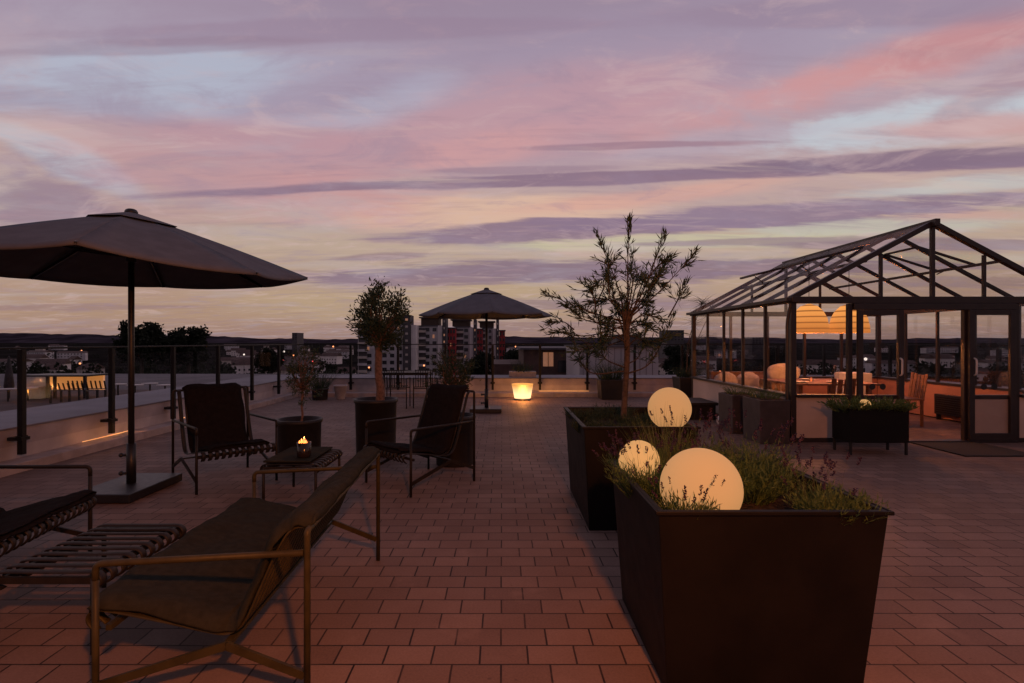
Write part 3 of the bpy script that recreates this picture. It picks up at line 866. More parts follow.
P2 = (.60,3.95,1.44,5.15); H2 = .775
square_planter('square black planter behind the nearest one, holding the loose branched olive', *P2, H2, .045, .70)

def globe(label, p, r, m=None, cap=False):
    t = thing('globe_lamp', label, 'lamp', (p[0],p[1],p[2]-r))
    MB().sphere(p, r, 56, 28).build('globe', m or M['ball'], t, smooth=True)
    MB().lathe([(r*.42,-r-.03),(r*.42,-r*.9),(r*.3,-r*.9)], p, 24).build('socket', M['blackmetal'], t, smooth=True)
    return t
g1 = at(702,488,2.40); globe('largest glowing globe lamp, at the front of the nearest planter', (g1.x-.006,2.40,g1.z-.002), .175)
g2 = at(639,461,2.80); globe('small glowing globe behind lavender stems at the left of the nearest planter', (g2.x,2.80,g2.z), .104, M['ball_dim'])
g3 = at(669.5,409,4.18); globe('glowing globe lamp on the second planter, behind the nearest one', (g3.x,4.18,g3.z), .163)

def tuft(name, label, cat, x, y, z, r, n, h, leafm, spread=.5, W=.006, droop=.25, fl=0, flh=1.5, group=None, seed=1, bushy=0, ls=1.0):
    global rnd
    rnd = random.Random(seed)
    t = thing(name, label, cat, (x,y,z), 0, group)
    mb = MB()
    for i in range(n):
        a = rnd.uniform(0,2*PI); q = r*math.sqrt(rnd.random())
        p = Vector((x+q*math.cos(a), y+q*math.sin(a), z-.01))
        d = Vector((math.cos(a)*spread*(q/r+.15)+rnd.gauss(0,.18), math.sin(a)*spread*(q/r+.15)+rnd.gauss(0,.18), 1))
        L = h*rnd.uniform(.55,1.1)
        mb.blade(p, d, L, W*rnd.uniform(.7,1.2), droop*rnd.uniform(.3,1.4))
        if bushy:
            dn = d.normalized()
            for k in range(bushy):
                u = rnd.uniform(.25,1)
                lp_ = p + dn*(L*u) + Vector((dn.x,dn.y,-.5))*(droop*L*.5*u*u)
                mb.leaf(lp_, dn*.9+Vector((rnd.gauss(0,.5),rnd.gauss(0,.5),rnd.gauss(.2,.3))), .032*ls*rnd.uniform(.7,1.3), .0048*ls*(1 if ls == 1 else 1.7))
    mb.build('foliage', leafm, t)
    if fl:
        ms = MB(); mf = MB()
        for i in range(fl):
            a = rnd.uniform(0,2*PI); q = r*.8*math.sqrt(rnd.random())
            p = Vector((x+q*math.cos(a), y+q*math.sin(a), z))
            d = Vector((math.cos(a)*spread*.8+rnd.gauss(0,.16), math.sin(a)*spread*.8+rnd.gauss(0,.16), 1))
            tip = ms.blade(p, d, h*flh*rnd.uniform(.7,1.12), .0028, .12, 5)
            dd = d.normalized()
            for k in range(rnd.randrange(5,9)):
                c = tip + dd*(.006*k-.03)
                for w in range(3):
                    mf.leaf(c, Vector((rnd.gauss(0,1),rnd.gauss(0,1),.8)), .011, .007)
        nf_ = len(ms.f); ms.add(mf.v, mf.f)
        fo_ = ms.build('flower_stems', M['twig'], t); fo_.data.materials.append(M['lav_flower'])
        for p_ in fo_.data.polygons[nf_:]: p_.material_index = 1
    return t
zs = .66
tuft('lavender', 'low lavender with dark flower heads in front of the large globe', 'plant', g1.x-.13, 2.215, zs, .075, 260, .115, M['lav_leaf'], .5, .004, .2, 16, 1.9, seed=21, bushy=4)
tuft('lavender', 'lavender clump with purple tips at the left rim, in front of the small globe', 'plant', .70, 2.60, zs, .10, 420, .17, M['lav_leaf'], .55, .004, .2, 34, 1.6, seed=22, bushy=4)
tuft('grass_tuft', 'tall upright yellowish grass behind the large globe in the nearest planter', 'grass tuft', .86, 2.84, zs, .08, 240, .42, M['grass_leaf'], .18, .0042, .2, seed=23)
tuft('lavender', 'wide bushy lavender right of the large globe', 'plant', 1.14, 2.60, zs, .15, 760, .24, M['lav_leaf'], .6, .0045, .25, 26, 1.5, seed=24, bushy=5)
tuft('lavender', 'low rounded lavender in the front right corner of the nearest planter', 'plant', 1.36, 2.22, zs, .09, 430, .14, M['lav_leaf'], .65, .004, .25, 10, 2.0, seed=25, bushy=5)
tuft('lavender', 'tall flowering lavender in the back right corner of the nearest planter', 'plant', 1.30, 2.84, zs, .11, 380, .24, M['lav_leaf'], .5, .004, .2, 34, 1.55, seed=26, bushy=4)
tuft('lavender', 'flowering lavender at the back left corner of the nearest planter, beyond the small globe', 'plant', .685, 2.91, zs, .06, 100, .19, M['lav_leaf'], .5, .004, .2, 30, 1.35, seed=27, bushy=4)
tuft('lavender', 'thin flowering lavender at the back middle of the nearest planter', 'plant', 1.03, 2.90, zs, .08, 320, .27, M['lav_leaf'], .45, .004, .2, 24, 1.4, seed=28, bushy=4)
tuft('lavender', 'sparse lavender stems leaning over the right rim of the nearest planter', 'plant', 1.43, 2.52, zs, .05, 50, .14, M['lav_leaf'], .5, .004, .3, 16, 1.8, seed=29, bushy=3)
zs = .70
for i, (x, y, h, lab) in enumerate(((.72,4.2,.10,'low dark shrub at the front left of the second planter'),(.75,4.8,.12,'low dark shrub at the back left of the second planter'),
        (.98,4.12,.09,'low ground shrub at the foot of the loose olive'),(1.13,4.55,.11,'dark shrub between the loose olive and its globe'),(1.0,4.95,.14,'rounded dark shrub behind the loose olive trunk'))):
    tuft('low_shrub', lab, 'plant', x, y, zs, .13, 170, h, M['dark_leaf'], .7, .006, .3, seed=40+i, bushy=6)

# the loose olive in the second planter
def loose_olive():
    global rnd
    rnd = random.Random(5)
    Y = 4.62
    t = thing('olive_tree', 'loose open olive with bare pruned trunk and feathery shoots in the second square planter', 'tree', (at(625,418,Y).x, Y, .69))
    tr = MB(); tw = MB(); lf = MB()
    P = lambda x, y, dy=0: at(x, y, Y) * 1.0 + Vector((0, dy, 0))
    b = at(623,430,Y); b.z = .695
    tube_branch(tr, [b, P(625,395), P(627,360), P(627,335), P(627,314)], .026, .024, 12)
    tr.sphere(P(627,317), .05, 14, 8)
    tr.build('trunk', M['bark_dark'], t, smooth=True)
    shoots = [  # start, control, tip
        ((624,368),(600,355),(596,318),-.2),((624,372),(590,372),(574,330),.25),((625,375),(648,362),(668,318),-.15),((626,366),(645,352),(655,300),.2),
        ((626,318),(618,280),(600,232),.15),((628,314),(626,270),(627,224),-.1),((626,316),(634,285),(640,250),.25),((629,316),(640,290),(655,243),-.25),
        ((629,318),(652,292),(672,258),.1),((630,318),(660,290),(690,256),-.1),((628,320),(648,305),(664,280),.3),((626,320),(606,300),(601,262),-.3),
        ((625,322),(590,312),(548,294),.05),((625,324),(585,322),(562,308),-.25),((625,326),(590,336),(560,332),.2),((625,330),(600,322),(580,300),.3),
        ((625,334),(598,345),(572,352),-.1),((624,340),(604,350),(584,362),.3),((629,330),(645,325),(660,322),.35),((629,336),(645,342),(657,338),-.3),
        ((626,318),(620,295),(617,268),.4),((628,318),(636,300),(646,280),-.4),((596,318),(592,300),(585,290),-.2),((668,318),(675,300),(680,285),-.15),
        ((600,300),(606,285),(612,262),.1),((574,330),(566,322),(556,322),.25),((640,290),(650,272),(662,262),-.2)]
    for k in range(17):
        y0 = rnd.uniform(318,352); ex = rnd.uniform(588,668); ey = rnd.uniform(284,350)
        shoots.append(((625,y0),((625+ex)/2,min(y0,ey)-4),(ex,ey),rnd.uniform(-.3,.3)))
    for (a, c, e, dy) in shoots:
        A = P(a[0],a[1], dy*.05); C = P(c[0],c[1],dy*.6); E = P(e[0],e[1],dy)
        if a[1] < 312: A = P(a[0],a[1], dy*.9)
        path = smoothpath([A, C, E], 9); N = len(path)
        tw.tube(path, [.0075-(.0075-.0018)*i/(N-1) for i in range(N)], 5)
        Ltot = (E-A).length
        for k in range(int(26+48*Ltot)):
            u = (.66 if e[1] < 262 else .40) + (.38 if e[1] < 262 else .64)*rnd.random()**.7
            i = min(N-2, int(min(.999,u)*(N-1))); p = path[i].lerp(path[i+1], min(1.3, u*(N-1)-i))
            ax = (path[min(i+1,N-1)]-path[i]).normalized()
            d = ax*1.3 + Vector((rnd.gauss(0,.5), rnd.gauss(0,.5), rnd.gauss(.15,.45)))
            lf.leaf(p+Vector((rnd.gauss(0,.009),rnd.gauss(0,.009),rnd.gauss(0,.009))), d, .075*rnd.uniform(.6,1.35), .0105)
        # short side twigs
        for k in range(5):
            u = rnd.uniform(.35,.95); i = int(u*(N-1)); p = path[i]
            ax = (path[min(i+1,N-1)]-path[i-1]).normalized()
            d = (ax + Vector((rnd.gauss(0,.8),rnd.gauss(0,.8),rnd.gauss(.2,.5)))).normalized()
            q = p + d*rnd.uniform(.07,.16)
            tw.tube([p, p.lerp(q,.5)+Vector((0,0,.005)), q], [.003,.0025,.0015], 4)
            for m_ in range(9):
                v = .2+.9*rnd.random()
                lf.leaf(p.lerp(q,v), d + Vector((rnd.gauss(0,.6),rnd.gauss(0,.6),rnd.gauss(0,.5))), .075*rnd.uniform(.6,1.3), .011)
    tw.build('branches', M['twig'], t, smooth=True); lf.build('crown', M['olive_leaf'], t)
loose_olive()

# spiky plant left of the greenhouse corner, in its tall pot
PYp = 11.9
xp = at(688,390,PYp).x
t = thing('plant_pot', 'dark square pot at the far left corner of the greenhouse', 'pot', (xp,PYp,0))
MB().frustum((xp-.22,PYp-.22,xp+.22,PYp+.22),(xp-.27,PYp-.27,xp+.27,PYp+.27),0,.62).build('pot_body', M['darkpot'], t, bevel=.01)
rnd = random.Random(77)
t = thing('spiky_plant', 'tall thin plant with spiky drooping leaf tufts by the far left greenhouse corner', 'plant', (xp,PYp,.62))
tw = MB(); lf = MB()
for k, (ex, ey) in enumerate(((702,303),(694,322),(712,310),(690,350),(697,340))):
    E = at(ex, ey, PYp+(k-2)*.08); B = Vector((xp+(k-2)*.03,PYp,.62))
    path = smoothpath([B, B.lerp(E,.5)+Vector((-.06,0,.05)), E], 5); tw.tube(path, .008, 5)
    for j in range(64):
        d = Vector((rnd.gauss(0,1), rnd.gauss(0,1), rnd.gauss(.35,.6)))
        lf.blade(E+Vector((0,0,rnd.uniform(-.12,.05))), d, rnd.uniform(.2,.42), .012, .35, 4)
tw.build('stem', M['twig'], t, smooth=True); lf.build('leaves', M['dark_leaf'], t)
tuft('low_shrub', 'dark leafy shrub in the square pot under the spiky plant', 'plant', xp, PYp, .60, .22, 200, .36, M['dark_leaf'], .6, .012, .3, seed=61, bushy=5)

# dark box planter with shrub against the back parapet
xq = at(612,390,13.2).x
t = thing('box_planter', 'dark box planter standing against the back parapet behind the loose olive', 'planter', (xq,13.2,0))
MB().frustum((xq-.30,12.95,xq+.30,13.45),(xq-.33,12.92,xq+.33,13.48),0,.48).build('planter_body', M['darkpot'], t, bevel=.01)
MB().box(xq-.29,12.96,.40,xq+.29,13.44,.482).build('soil', M['soil'], t)
tuft('low_shrub', 'leafy shrub growing from the box planter at the back parapet', 'plant', xq-.05, 13.2, .48, .26, 260, .55, M['dark_leaf'], .5, .012, .25, seed=62, bushy=7)
# pale pot in the back left corner
xw = at(340.5,392,13.1).x
t = thing('pale_pot', 'small pale tapered pot in the back left corner of the terrace', 'pot', (xw,13.1,0))
MB().lathe([(.10,0),(.105,.01),(.155,.31),(.165,.315),(.165,.345),(.145,.345),(.135,.28),(.001,.27)], (xw,13.1,0), 28).build('pot_body', M['whitepot'], t, smooth=True)
# shrub pots in the far left corner
xv = at(320,385,13.0).x
round_pot('plant_pot', 'low dark pot beside the pale tapered pot in the back corner', xv, 13.0, .2, .17, .28, M['darkpot'])
tuft('low_shrub', 'loose shrub in the low dark pot in the back left corner', 'plant', xv, 13.0, .24, .16, 170, .55, M['dark_leaf'], .55, .012, .25, seed=63, bushy=6)

# glowing pot
yg = 12.93; xg = at(522.5,395,yg).x
t = thing('glowing_pot', 'brightly glowing tapered pot lamp on the paving in front of the back parapet', 'lamp', (xg,yg,0))
MB().lathe([(.185,.045),(.195,.05),(.255,.37),(.262,.385),(.24,.385),(.235,.36),(.001,.355)], (xg,yg,0), 36).build('pot_body', M['glowpot'], t, smooth=True)
MB().lathe([(.205,.0),(.21,.02),(.18,.044),(.001,.044)], (xg,yg,0), 30).build('foot', M['blackmetal'], t, smooth=True)
lamp('pot_light', (xg,yg-.02,.46), 10, (1,.34,.07), 0)
lamp('pot_light', (xg,yg-.36,.25), 20, (1,.34,.07), 0)
lamp('pot_light', (xg,yg+.42,.28), 8, (1,.34,.07), 0)
# white box with plants on the parapet behind it
xh = at(522.5,378,14.5).x
t = thing('window_box', 'pale box planter with small plants on the parapet above the glowing pot', 'planter', (xh,14.5,.455))
MB().box(xh-.36,14.4,.456,xh+.36,14.65,.60).build('planter_body', M['whitepot'], t, bevel=.006)
tuft('low_shrub', 'small plants in the pale box above the glowing pot', 'plant', xh, 14.52, .59, .24, 140, .32, M['dark_leaf'], .4, .01, .25, seed=64, bushy=4)

# ------------------------------------------------------------------ dining set in the back left
def slat_chair(label, group, H=.80, W=.5, m=None):
    t = thing('slat_chair', label, 'chair', (0,0,0), 0, group); m = m or M['darkmetal']
    mb = MB()
    for i in range(9):
        y = -W/2+.05+(W-.1)*i/8
        mb.tube(smoothpath([(.24,y,.43),(.2,y,.45),(0,y,.445),(-.17,y,.44),(-.2,y,.47),(-.26,y,H)],3), .009, 5, flat=.5, up=(0,1,0))
    mb.build('slat_seat', m, t, smooth=True, local=True)
    for sx, h in ((.22,.62),(-.22,.62)):
        for sy in (-1,1):
            MB().tube([(sx,sy*W/2,0),(sx,sy*W/2,h)], .011, 6).build('leg', m, t, smooth=True, local=True)
    for sy in (-1,1):
        MB().tube([(.22,sy*W/2,.62),(-.22,sy*W/2,.62)], .011, 6).build('armrest', m, t, smooth=True, local=True)
    mb = MB(); mb.tube([(-.26,-W/2+.03,H),(-.26,W/2-.03,H)], .01, 6); mb.bar((.2,-W/2,.41),(.2,W/2,.41),.02,.02); mb.bar((-.2,-W/2,.41),(-.2,W/2,.41),.02,.02)
    mb.build('frame', m, t, local=True)
    return t
yt = 12.2; xt = at(408,390,yt).x
t = thing('garden_table', 'dark metal garden table in the back left, behind the thick olive trunk', 'table', (xt,yt,0))
mb = MB()
for i in range(8): mb.box(xt-.52, yt-.4+.1*i, .70, xt+.52, yt-.4+.1*i+.085, .72)
mb.build('tabletop', M['darkmetal'], t)
MB().box(xt-.5,yt-.38,.66,xt+.5,yt-.36,.698).build('apron', M['darkmetal'], t)
for sx in (-1,1):
    for sy in (-1,1): MB().tube([(xt+sx*.47,yt+sy*.36,0),(xt+sx*.47,yt+sy*.36,.70)], .014, 6).build('leg', M['darkmetal'], t, smooth=True)
ch = slat_chair('left slat backed garden chair at the dark table, its back to us', 'slat backed chairs at the garden table')
ch.location = (xt-.12,yt-.72,0); ch.rotation_euler = (0,0,PI/2)
ch2 = copy_tree(ch); tag(ch2, 'slat backed metal garden chair at the dark table, the right one beside the shrub'); ch2.location = (xt+.48,yt-.62,0); ch2.rotation_euler = (0,0,PI/2+.15)

# ------------------------------------------------------------------ greenhouse
GX0, GX1, GY0, GY1 = 4.05, 7.95, 7.49, 11.45
SILL, EAVE, RIDGE, GXM = .655, 1.98, 3.045, 6.0
def greenhouse():
    t = thing('greenhouse', 'glass greenhouse with dark frame, pitched roof and warm light inside', 'greenhouse', (GX0,GY0,0))
    fm = M['frame']
    def P(name, mb, m=fm, bevel=.004): return mb.build(name, m, t, bevel=bevel)
    ys = [GY0 + .04 + (GY1-GY0-.08)*k/5 for k in range(6)]
    # posts
    for X in (GX0, GX1):
        for k, y in enumerate(ys):
            w = .075 if k in (0,5) else .042
            P('post', MB().bar((X,y,0),(X,y,EAVE-.04), w, w))
    fx = [4.84, 5.55, 6.45, 7.16]
    for x in fx: P('post', MB().bar((x,GY0+.04,0.0),(x,GY0+.04,EAVE-.055), .06, .06))
    bx = [4.83, 5.61, 6.39, 7.17]
    for x in bx: P('post', MB().bar((x,GY1-.04,0.0),(x,GY1-.04,EAVE-.05), .05, .05))
    # beams
    for X in (GX0, GX1): P('eave_beam', MB().box(X-.05,GY0-.06,EAVE-.04,X+.05,GY1+.06,EAVE+.04))
    for Y in (GY0+.04, GY1-.04): P('tie_beam', MB().box(GX0+.052,Y-.04,EAVE-.05,GX1-.052,Y+.04,EAVE+.045))
    P('door_head', MB().box(4.875,GY0-.02,EAVE-.14,7.125,GY0+.09,EAVE-.053))
    P('ridge_beam', MB().box(GXM-.035,GY0-.06,RIDGE-.05,GXM+.035,GY1+.06,RIDGE+.05))
    # rafters
    for k, y in enumerate(ys):
        for s in (-1,1):
            w = .075 if k in (0,5) else .04
            P('rafter', MB().bar((GXM+s*.03,y,RIDGE-.01),(GXM+s*1.98,y,EAVE+.02), w, .07 if k in (0,5) else .055))
    # half-way purlins, tie rods and braces
    for s in (-1,1):
        xm = GXM+s*.95
        P('purlin', MB().box(xm-.018,GY0,2.50,xm+.018,GY1,2.54))
    # gable studs
    for Y in (GY0+.04, GY1-.04):
        P('gable_stud', MB().bar((GXM,Y,EAVE+.046),(GXM,Y,RIDGE-.05), .05, .05))
        for s in (-1,1):
            P('gable_stud', MB().bar((GXM+s*.72,Y,EAVE+.046),(GXM+s*.72,Y,RIDGE-.44), .04, .04))
    # low walls with sills
    bm_ = M['board']; im = M['innerwall']
    for X, s in ((GX0,1),(GX1,-1)):
        P('wall_panel', MB().box(X-.03,GY0+.085,.06,X+.005,GY1-.085,SILL-.03), bm_)
        P('inner_panel', MB().box(X+s*.03-.018,GY0+.085,.02,X+s*.03+.018,GY1-.085,SILL-.03), im)
        P('sill', MB().box(X-.07,GY0+.08,SILL-.03,X+.07,GY1-.08,SILL+.01))
        P('base_rail', MB().box(X-.035,GY0+.085,0.002,X+.01,GY1-.085,.06))
    for x0, x1 in ((GX0+.04,4.808),(7.192,GX1-.04)):
        P('wall_panel', MB().box(x0,GY0+.015,.06,x1,GY0+.05,SILL-.03), bm_)
        P('inner_panel', MB().box(x0,GY0+.053,.02,x1,GY0+.08,SILL-.03), im)
        P('sill', MB().box(x0,GY0-.035,SILL-.03,x1,GY0+.09,SILL+.01))
        P('base_rail', MB().box(x0,GY0+.01,0.002,x1,GY0+.05,.06))
    P('wall_panel', MB().box(GX0+.04,GY1-.05,.02,GX1-.04,GY1-.0,SILL-.03), bm_)
    P('inner_panel', MB().box(GX0+.055,GY1-.09,.02,GX1-.055,GY1-.068,SILL-.03), im)
    P('sill', MB().box(GX0+.075,GY1-.11,SILL-.03,GX1-.075,GY1+.03,SILL+.01))
    P('threshold', MB().box(4.875,GY0-.04,.003,7.125,GY0+.10,.028))
    # glass
    g = M['glass']
    for X in (GX0, GX1):
        for k in range(5): P('glass_pane', MB().box(X-.004,ys[k]+.03,SILL+.012,X+.004,ys[k+1]-.03,EAVE-.042), g, 0)
    for x0, x1 in ((GX0+.04,4.81),(7.19,GX1-.04)): P('glass_pane', MB().box(x0,GY0+.036,SILL+.012,x1,GY0+.044,EAVE-.055), g, 0)
    xs = [GX0+.04]+bx+[GX1-.04]
    for i in range(5): P('glass_pane', MB().box(xs[i]+.027,GY1-.044,SILL+.012,xs[i+1]-.027,GY1-.036,EAVE-.052), g, 0)
    for s in (-1,1):
        for k in range(5):
            y = (ys[k]+ys[k+1])/2
            mb = MB(); mb.bar((GXM+s*.05,y,RIDGE+.015),(GXM+s*2.02,y,EAVE+.035), ys[k+1]-ys[k]-.045, .008)
            P('roof_pane', mb, M['glass_roof'], 0)
    for Y in (GY0+.04, GY1-.04):
        for s in (-1,1):
            mb = MB(); a = [(GXM+s*.03,RIDGE-.06),(GXM+s*.03,EAVE+.046),(GXM+s*1.86,EAVE+.046)]
            vs = [(x,Y-.004,z) for x,z in a]+[(x,Y+.004,z) for x,z in a]
            mb.add(vs, [(0,1,2),(5,4,3),(0,3,4,1),(1,4,5,2),(2,5,3,0)]); P('gable_pane', mb, M['glass_roof'], 0)
    # sliding door leaves, pushed aside, with round black stickers
    for x0, x1, hx in ((4.91,5.55,5.49),(6.45,7.09,6.51)):
        y0, y1 = GY0-.045, GY0-.005
        mb = MB(); zb, zt = .032, EAVE-.145
        w = .075
        mb.box(x0,y0,zb,x0+w,y1,zt); mb.box(x1-w,y0,zb,x1,y1,zt)
        mb.box(x0+w+.001,y0,zt-.07,x1-w-.001,y1,zt); mb.box(x0+w+.001,y0,zb,x1-w-.001,y1,zb+.10)
        d = P('door', mb)
        MB().box(x0+w,y0+.016,zb+.10,x1-w,y0+.024,zt-.07).build('glass_pane', g, d)
        MB().tube(fillet([(hx,y0,.93),(hx,y0-.04,.95),(hx,y0-.04,1.15),(hx,y0,1.17)],.02), .012, 8).build('handle', M['white'], d, smooth=True)
        for z in (1.345,.775):
            for x in (x0+w+.13, x0+w+.275):
                c = [(x+.042*math.cos(2*PI*k/24), y0+.0145, z+.042*math.sin(2*PI*k/24)) for k in range(24)]
                c2 = [(p[0], y0+.0125, p[2]) for p in c]
                MB().add(c+c2, [tuple(range(24)), tuple(reversed(range(24,48)))]+[(k,(k+1)%24,24+(k+1)%24,24+k) for k in range(24)]).build('sticker', M['blackmetal'], d)
    # lower board behind each leaf
    for x0, x1 in ((4.872,5.518),(6.482,7.128)):
        P('wall_panel', MB().box(x0,GY0+.015,.06,x1,GY0+.05,SILL-.06), bm_)
        P('inner_panel', MB().box(x0,GY0+.053,.02,x1,GY0+.08,SILL-.06), im)
        P('sill', MB().box(x0,GY0+.012,SILL-.058,x1,GY0+.09,SILL+.0))
    # open roof vents in the left slope and one on the right
    def vent(s, ya, yb, lift):
        hx, hz = GXM+s*.42, RIDGE-.42*1.1/1.95+.05
        ex, ez = GXM+s*1.30, RIDGE-1.30*1.1/1.95+.05+lift
        mb = MB()
        for y in (ya, yb): mb.bar((hx,y,hz),(ex,y,ez), .035, .035)
        mb.bar((hx,ya,hz),(hx,yb,hz), .035,.03); mb.bar((ex,ya-.02,ez),(ex,yb+.02,ez), .05,.035)
        v = P('roof_vent', mb)
        mb = MB(); mb.bar((hx+s*.01,(ya+yb)/2,hz),(ex-s*.02,(ya+yb)/2,ez), yb-ya-.036, .008); mb.build('glass_pane', M['glass_roof'], v)
        MB().bar((GXM+s*1.0,(ya+yb)/2,RIDGE-1.0*1.1/1.95),( ex-s*.1,(ya+yb)/2,ez-.01), .015, .015).build('stay', fm, v)
    vent(-1, ys[1]+.03, ys[2]-.03, .28)
    vent(-1, ys[3]+.03, ys[4]-.03, .28)
    vent(1, ys[1]+.03, ys[2]-.03, .22)
    # gutter pipe at the front corner
    P('drain_pipe', MB().tube(fillet([(GX0-.06,GY0-.03,EAVE-.05),(GX0-.085,GY0+.02,EAVE-.3),(GX0-.085,GY0+.02,.02)],.1), .022, 8), bevel=0)
    P('gutter', MB().box(GX0-.13,GY0-.05,EAVE-.02,GX0-.052,GY1+.05,EAVE+.03))
greenhouse()

# pendants
for i, (px, Y, lab) in enumerate(((809,8.9,'woven dome pendant lamp hanging behind the front corner post of the greenhouse'),(849,8.9,'woven dome pendant lamp hanging next to it, nearer the greenhouse door'))):
    c = at(px, 333, Y); x = c.x
    t = thing('pendant_lamp', lab, 'lamp', (x,Y,1.54), 0, 'woven pendant lamps')
    prof = [(.285,0),(.292,.02),(.284,.12),(.255,.25),(.20,.36),(.12,.44),(.03,.475)]
    mb = MB(); mb.lathe(prof, (x,Y,1.54), 36); mb.f = [f for f in mb.f if len(f) <= 4]
    mb.build('shade', M['rattan'], t, smooth=True, solid=.006)
    MB().tube([(x,Y,2.0),(x,Y,2.72)], .005, 6).build('cord', M['blackmetal'], t)
    MB().sphere((x,Y,1.70), .05, 16, 8).build('bulb', mat_emit('bulb', (9,4.2,1.2), 1), t, smooth=True)
    lamp('pendant_light', (x,Y,1.58), 44, (1,.31,.08), 0)
lamp('greenhouse_fill', (7.0,10.4,1.75), 26, (1,.22,.06), 0)  # two added fill lamps brighten the interior, no fixture
lamp('greenhouse_fill', (5.0,10.5,1.75), 15, (1,.28,.08), 0)

# inside the greenhouse
t = thing('dining_table', 'wooden dining table inside the greenhouse under the woven lamps', 'table', (5.15,8.85,0))
mb = MB()
for i in range(7): mb.box(4.55+.19*i,8.35,.715,4.55+.19*i+.182,9.55,.745)
mb.build('tabletop', M['wood'], t, bevel=.003)
for x in (4.66,5.74):
    for y in (8.45,9.45): MB().box(x-.03,y-.03,0.0,x+.03,y+.03,.713).build('leg', M['wood'], t)
def wood_chair(label, group='slatted chairs inside the greenhouse'):
    t = thing('wooden_chair', label, 'chair', (0,0,0), 0, group)
    MB().box(-.22,-.23,.43,.22,.23,.455).build('seat', M['wood'], t, local=True, bevel=.006)
    mb = MB()
    for i in range(5):
        y = -.19+.095*i
        mb.bar((-.21,y,.456),(-.27,y,.86+.015*math.cos(i*1.2)), .07, .016, up=(1,0,0))
    mb.build('backrest', M['wood'], t, local=True, bevel=.005)
    MB().bar((-.235,-.22,.60),(-.235,.22,.60), .014, .04).build('rail', M['wood'], t, local=True)
    for sx in (-1,1):
        for sy in (-1,1): MB().bar((sx*.19,sy*.2,0),(sx*.19,sy*.2,.43), .035, .035).build('leg', M['wood'], t, local=True)
    return t
w0 = wood_chair('slat backed wooden chair at the near side of the greenhouse table, seen from behind')
w0.location = (5.02,8.12,0); w0.rotation_euler = (0,0,PI/2)
for (x, y, a, lab) in ((6.40,9.05,PI*.80,'wooden chair just inside the greenhouse door, the left of the two by the opening'),(6.74,9.1,PI*.95,'wooden chair by the greenhouse opening, the right of the two there'),
                       (5.3,9.95,-PI/2,'wooden chair on the far side of the greenhouse table, draped with a pale blanket')):
    w = copy_tree(w0); tag(w, lab); w.location = (x,y,0); w.rotation_euler = (0,0,a)
def soft(name, label, cat, c, r, m, seed):
    r_ = random.Random(seed); n, k = 26, 14; vs = []; fs = []
    for i in range(k+1):
        for j in range(n):
            a = 2*PI*j/n; b = -PI/2 + PI*i/k
            q = Vector((math.copysign(abs(math.cos(b)*math.cos(a))**.7, math.cos(a))*r[0], math.copysign(abs(math.cos(b)*math.sin(a))**.7, math.sin(a))*r[1], math.copysign(abs(math.sin(b))**.7, math.sin(b))*r[2]))
            q *= 1+.07*math.sin(3*a+seed)+.06*math.sin(5*a+4*b+seed)
            vs.append((c[0]+q.x, c[1]+q.y, c[2]+q.z))
    for i in range(k):
        for j in range(n): fs.append((i*n+j, i*n+(j+1)%n, (i+1)*n+(j+1)%n, (i+1)*n+j))
    mb = MB(); mb.add(vs, fs)
    return tag(mb.build(name, m, None, smooth=True), label, cat)
soft('blanket', 'crumpled pale blanket over the far chair of the greenhouse table', 'blanket', (5.3,10.22,.80), (.30,.10,.17), M['cloth_white'], 2)
t = thing('bench_sofa', 'low bench sofa along the far wall inside the greenhouse', 'sofa', (5.3,10.95,0))
MB().box(4.3,10.6,.0,6.1,11.25,.36).build('seat', M['wood'], t, bevel=.01)
MB().box(4.3,11.1,.362,6.1,11.25,.78).build('backrest', M['wood'], t, bevel=.01)
for i, (x, lab) in enumerate(((4.55,'pale cushion at the left end of the bench inside the greenhouse'),(5.0,'pale cushion second from the left on the greenhouse bench'),(5.6,'pale cushion on the right half of the greenhouse bench'))):
    soft('throw_cushion', lab, 'cushion', (x,10.95,.56), (.22,.10,.2), M['cloth_white'], 5+i)
t = thing('white_cabinet', 'small white cabinet behind the left door leaf of the greenhouse', 'cabinet', (6.32,9.75,0))
MB().box(6.12,9.55,.0,6.55,9.95,.84).build('cabinet_body', M['white'], t, bevel=.01)
MB().box(6.335,9.545,.05,6.342,9.549,.8).build('door_gap', M['blackmetal'], t)
for i, (x, y, z, lab) in enumerate(((4.95,8.65,.746,'small lit candle glass on the greenhouse table'),)):
    t = thing('candle_glass', lab, 'candle', (x,y,z))
    MB().lathe([(.03,0),(.036,.01),(.038,.09),(.034,.09),(.03,.012),(.001,.012)], (x,y,z), 18).build('glass', M['glass'], t, smooth=True)
    MB().lathe([(.001,.015),(.012,.03),(.009,.055),(.001,.085)], (x,y,z), 10).build('flame', M['flame'], t, smooth=True)
for i, (x, y, lab) in enumerate(((4.75,8.6,'pale plate at the near left of the greenhouse table'),(5.3,8.6,'pale plate at the near right of the greenhouse table'),(5.2,9.2,'pale plate at the middle of the greenhouse table'))):
    tag(MB().lathe([(.06,0),(.075,.004),(.12,.016),(.125,.02),(.11,.018),(.07,.008),(.001,.007)], (x,y,.746), 28).build('plate', M['white'], None, smooth=True), lab, 'plate')
tag(MB().lathe([(.04,0),(.06,.03),(.055,.12),(.02,.2),(.022,.26),(.014,.26),(.012,.2),(.001,.1)], (5.55,9.0,.746), 20).build('carafe', M['glass'], None, smooth=True), 'clear glass carafe on the right of the greenhouse table', 'carafe')
t = thing('wall_heater', 'black flat heater box on the low right wall inside the greenhouse', 'heater', (7.82,9.2,.1))
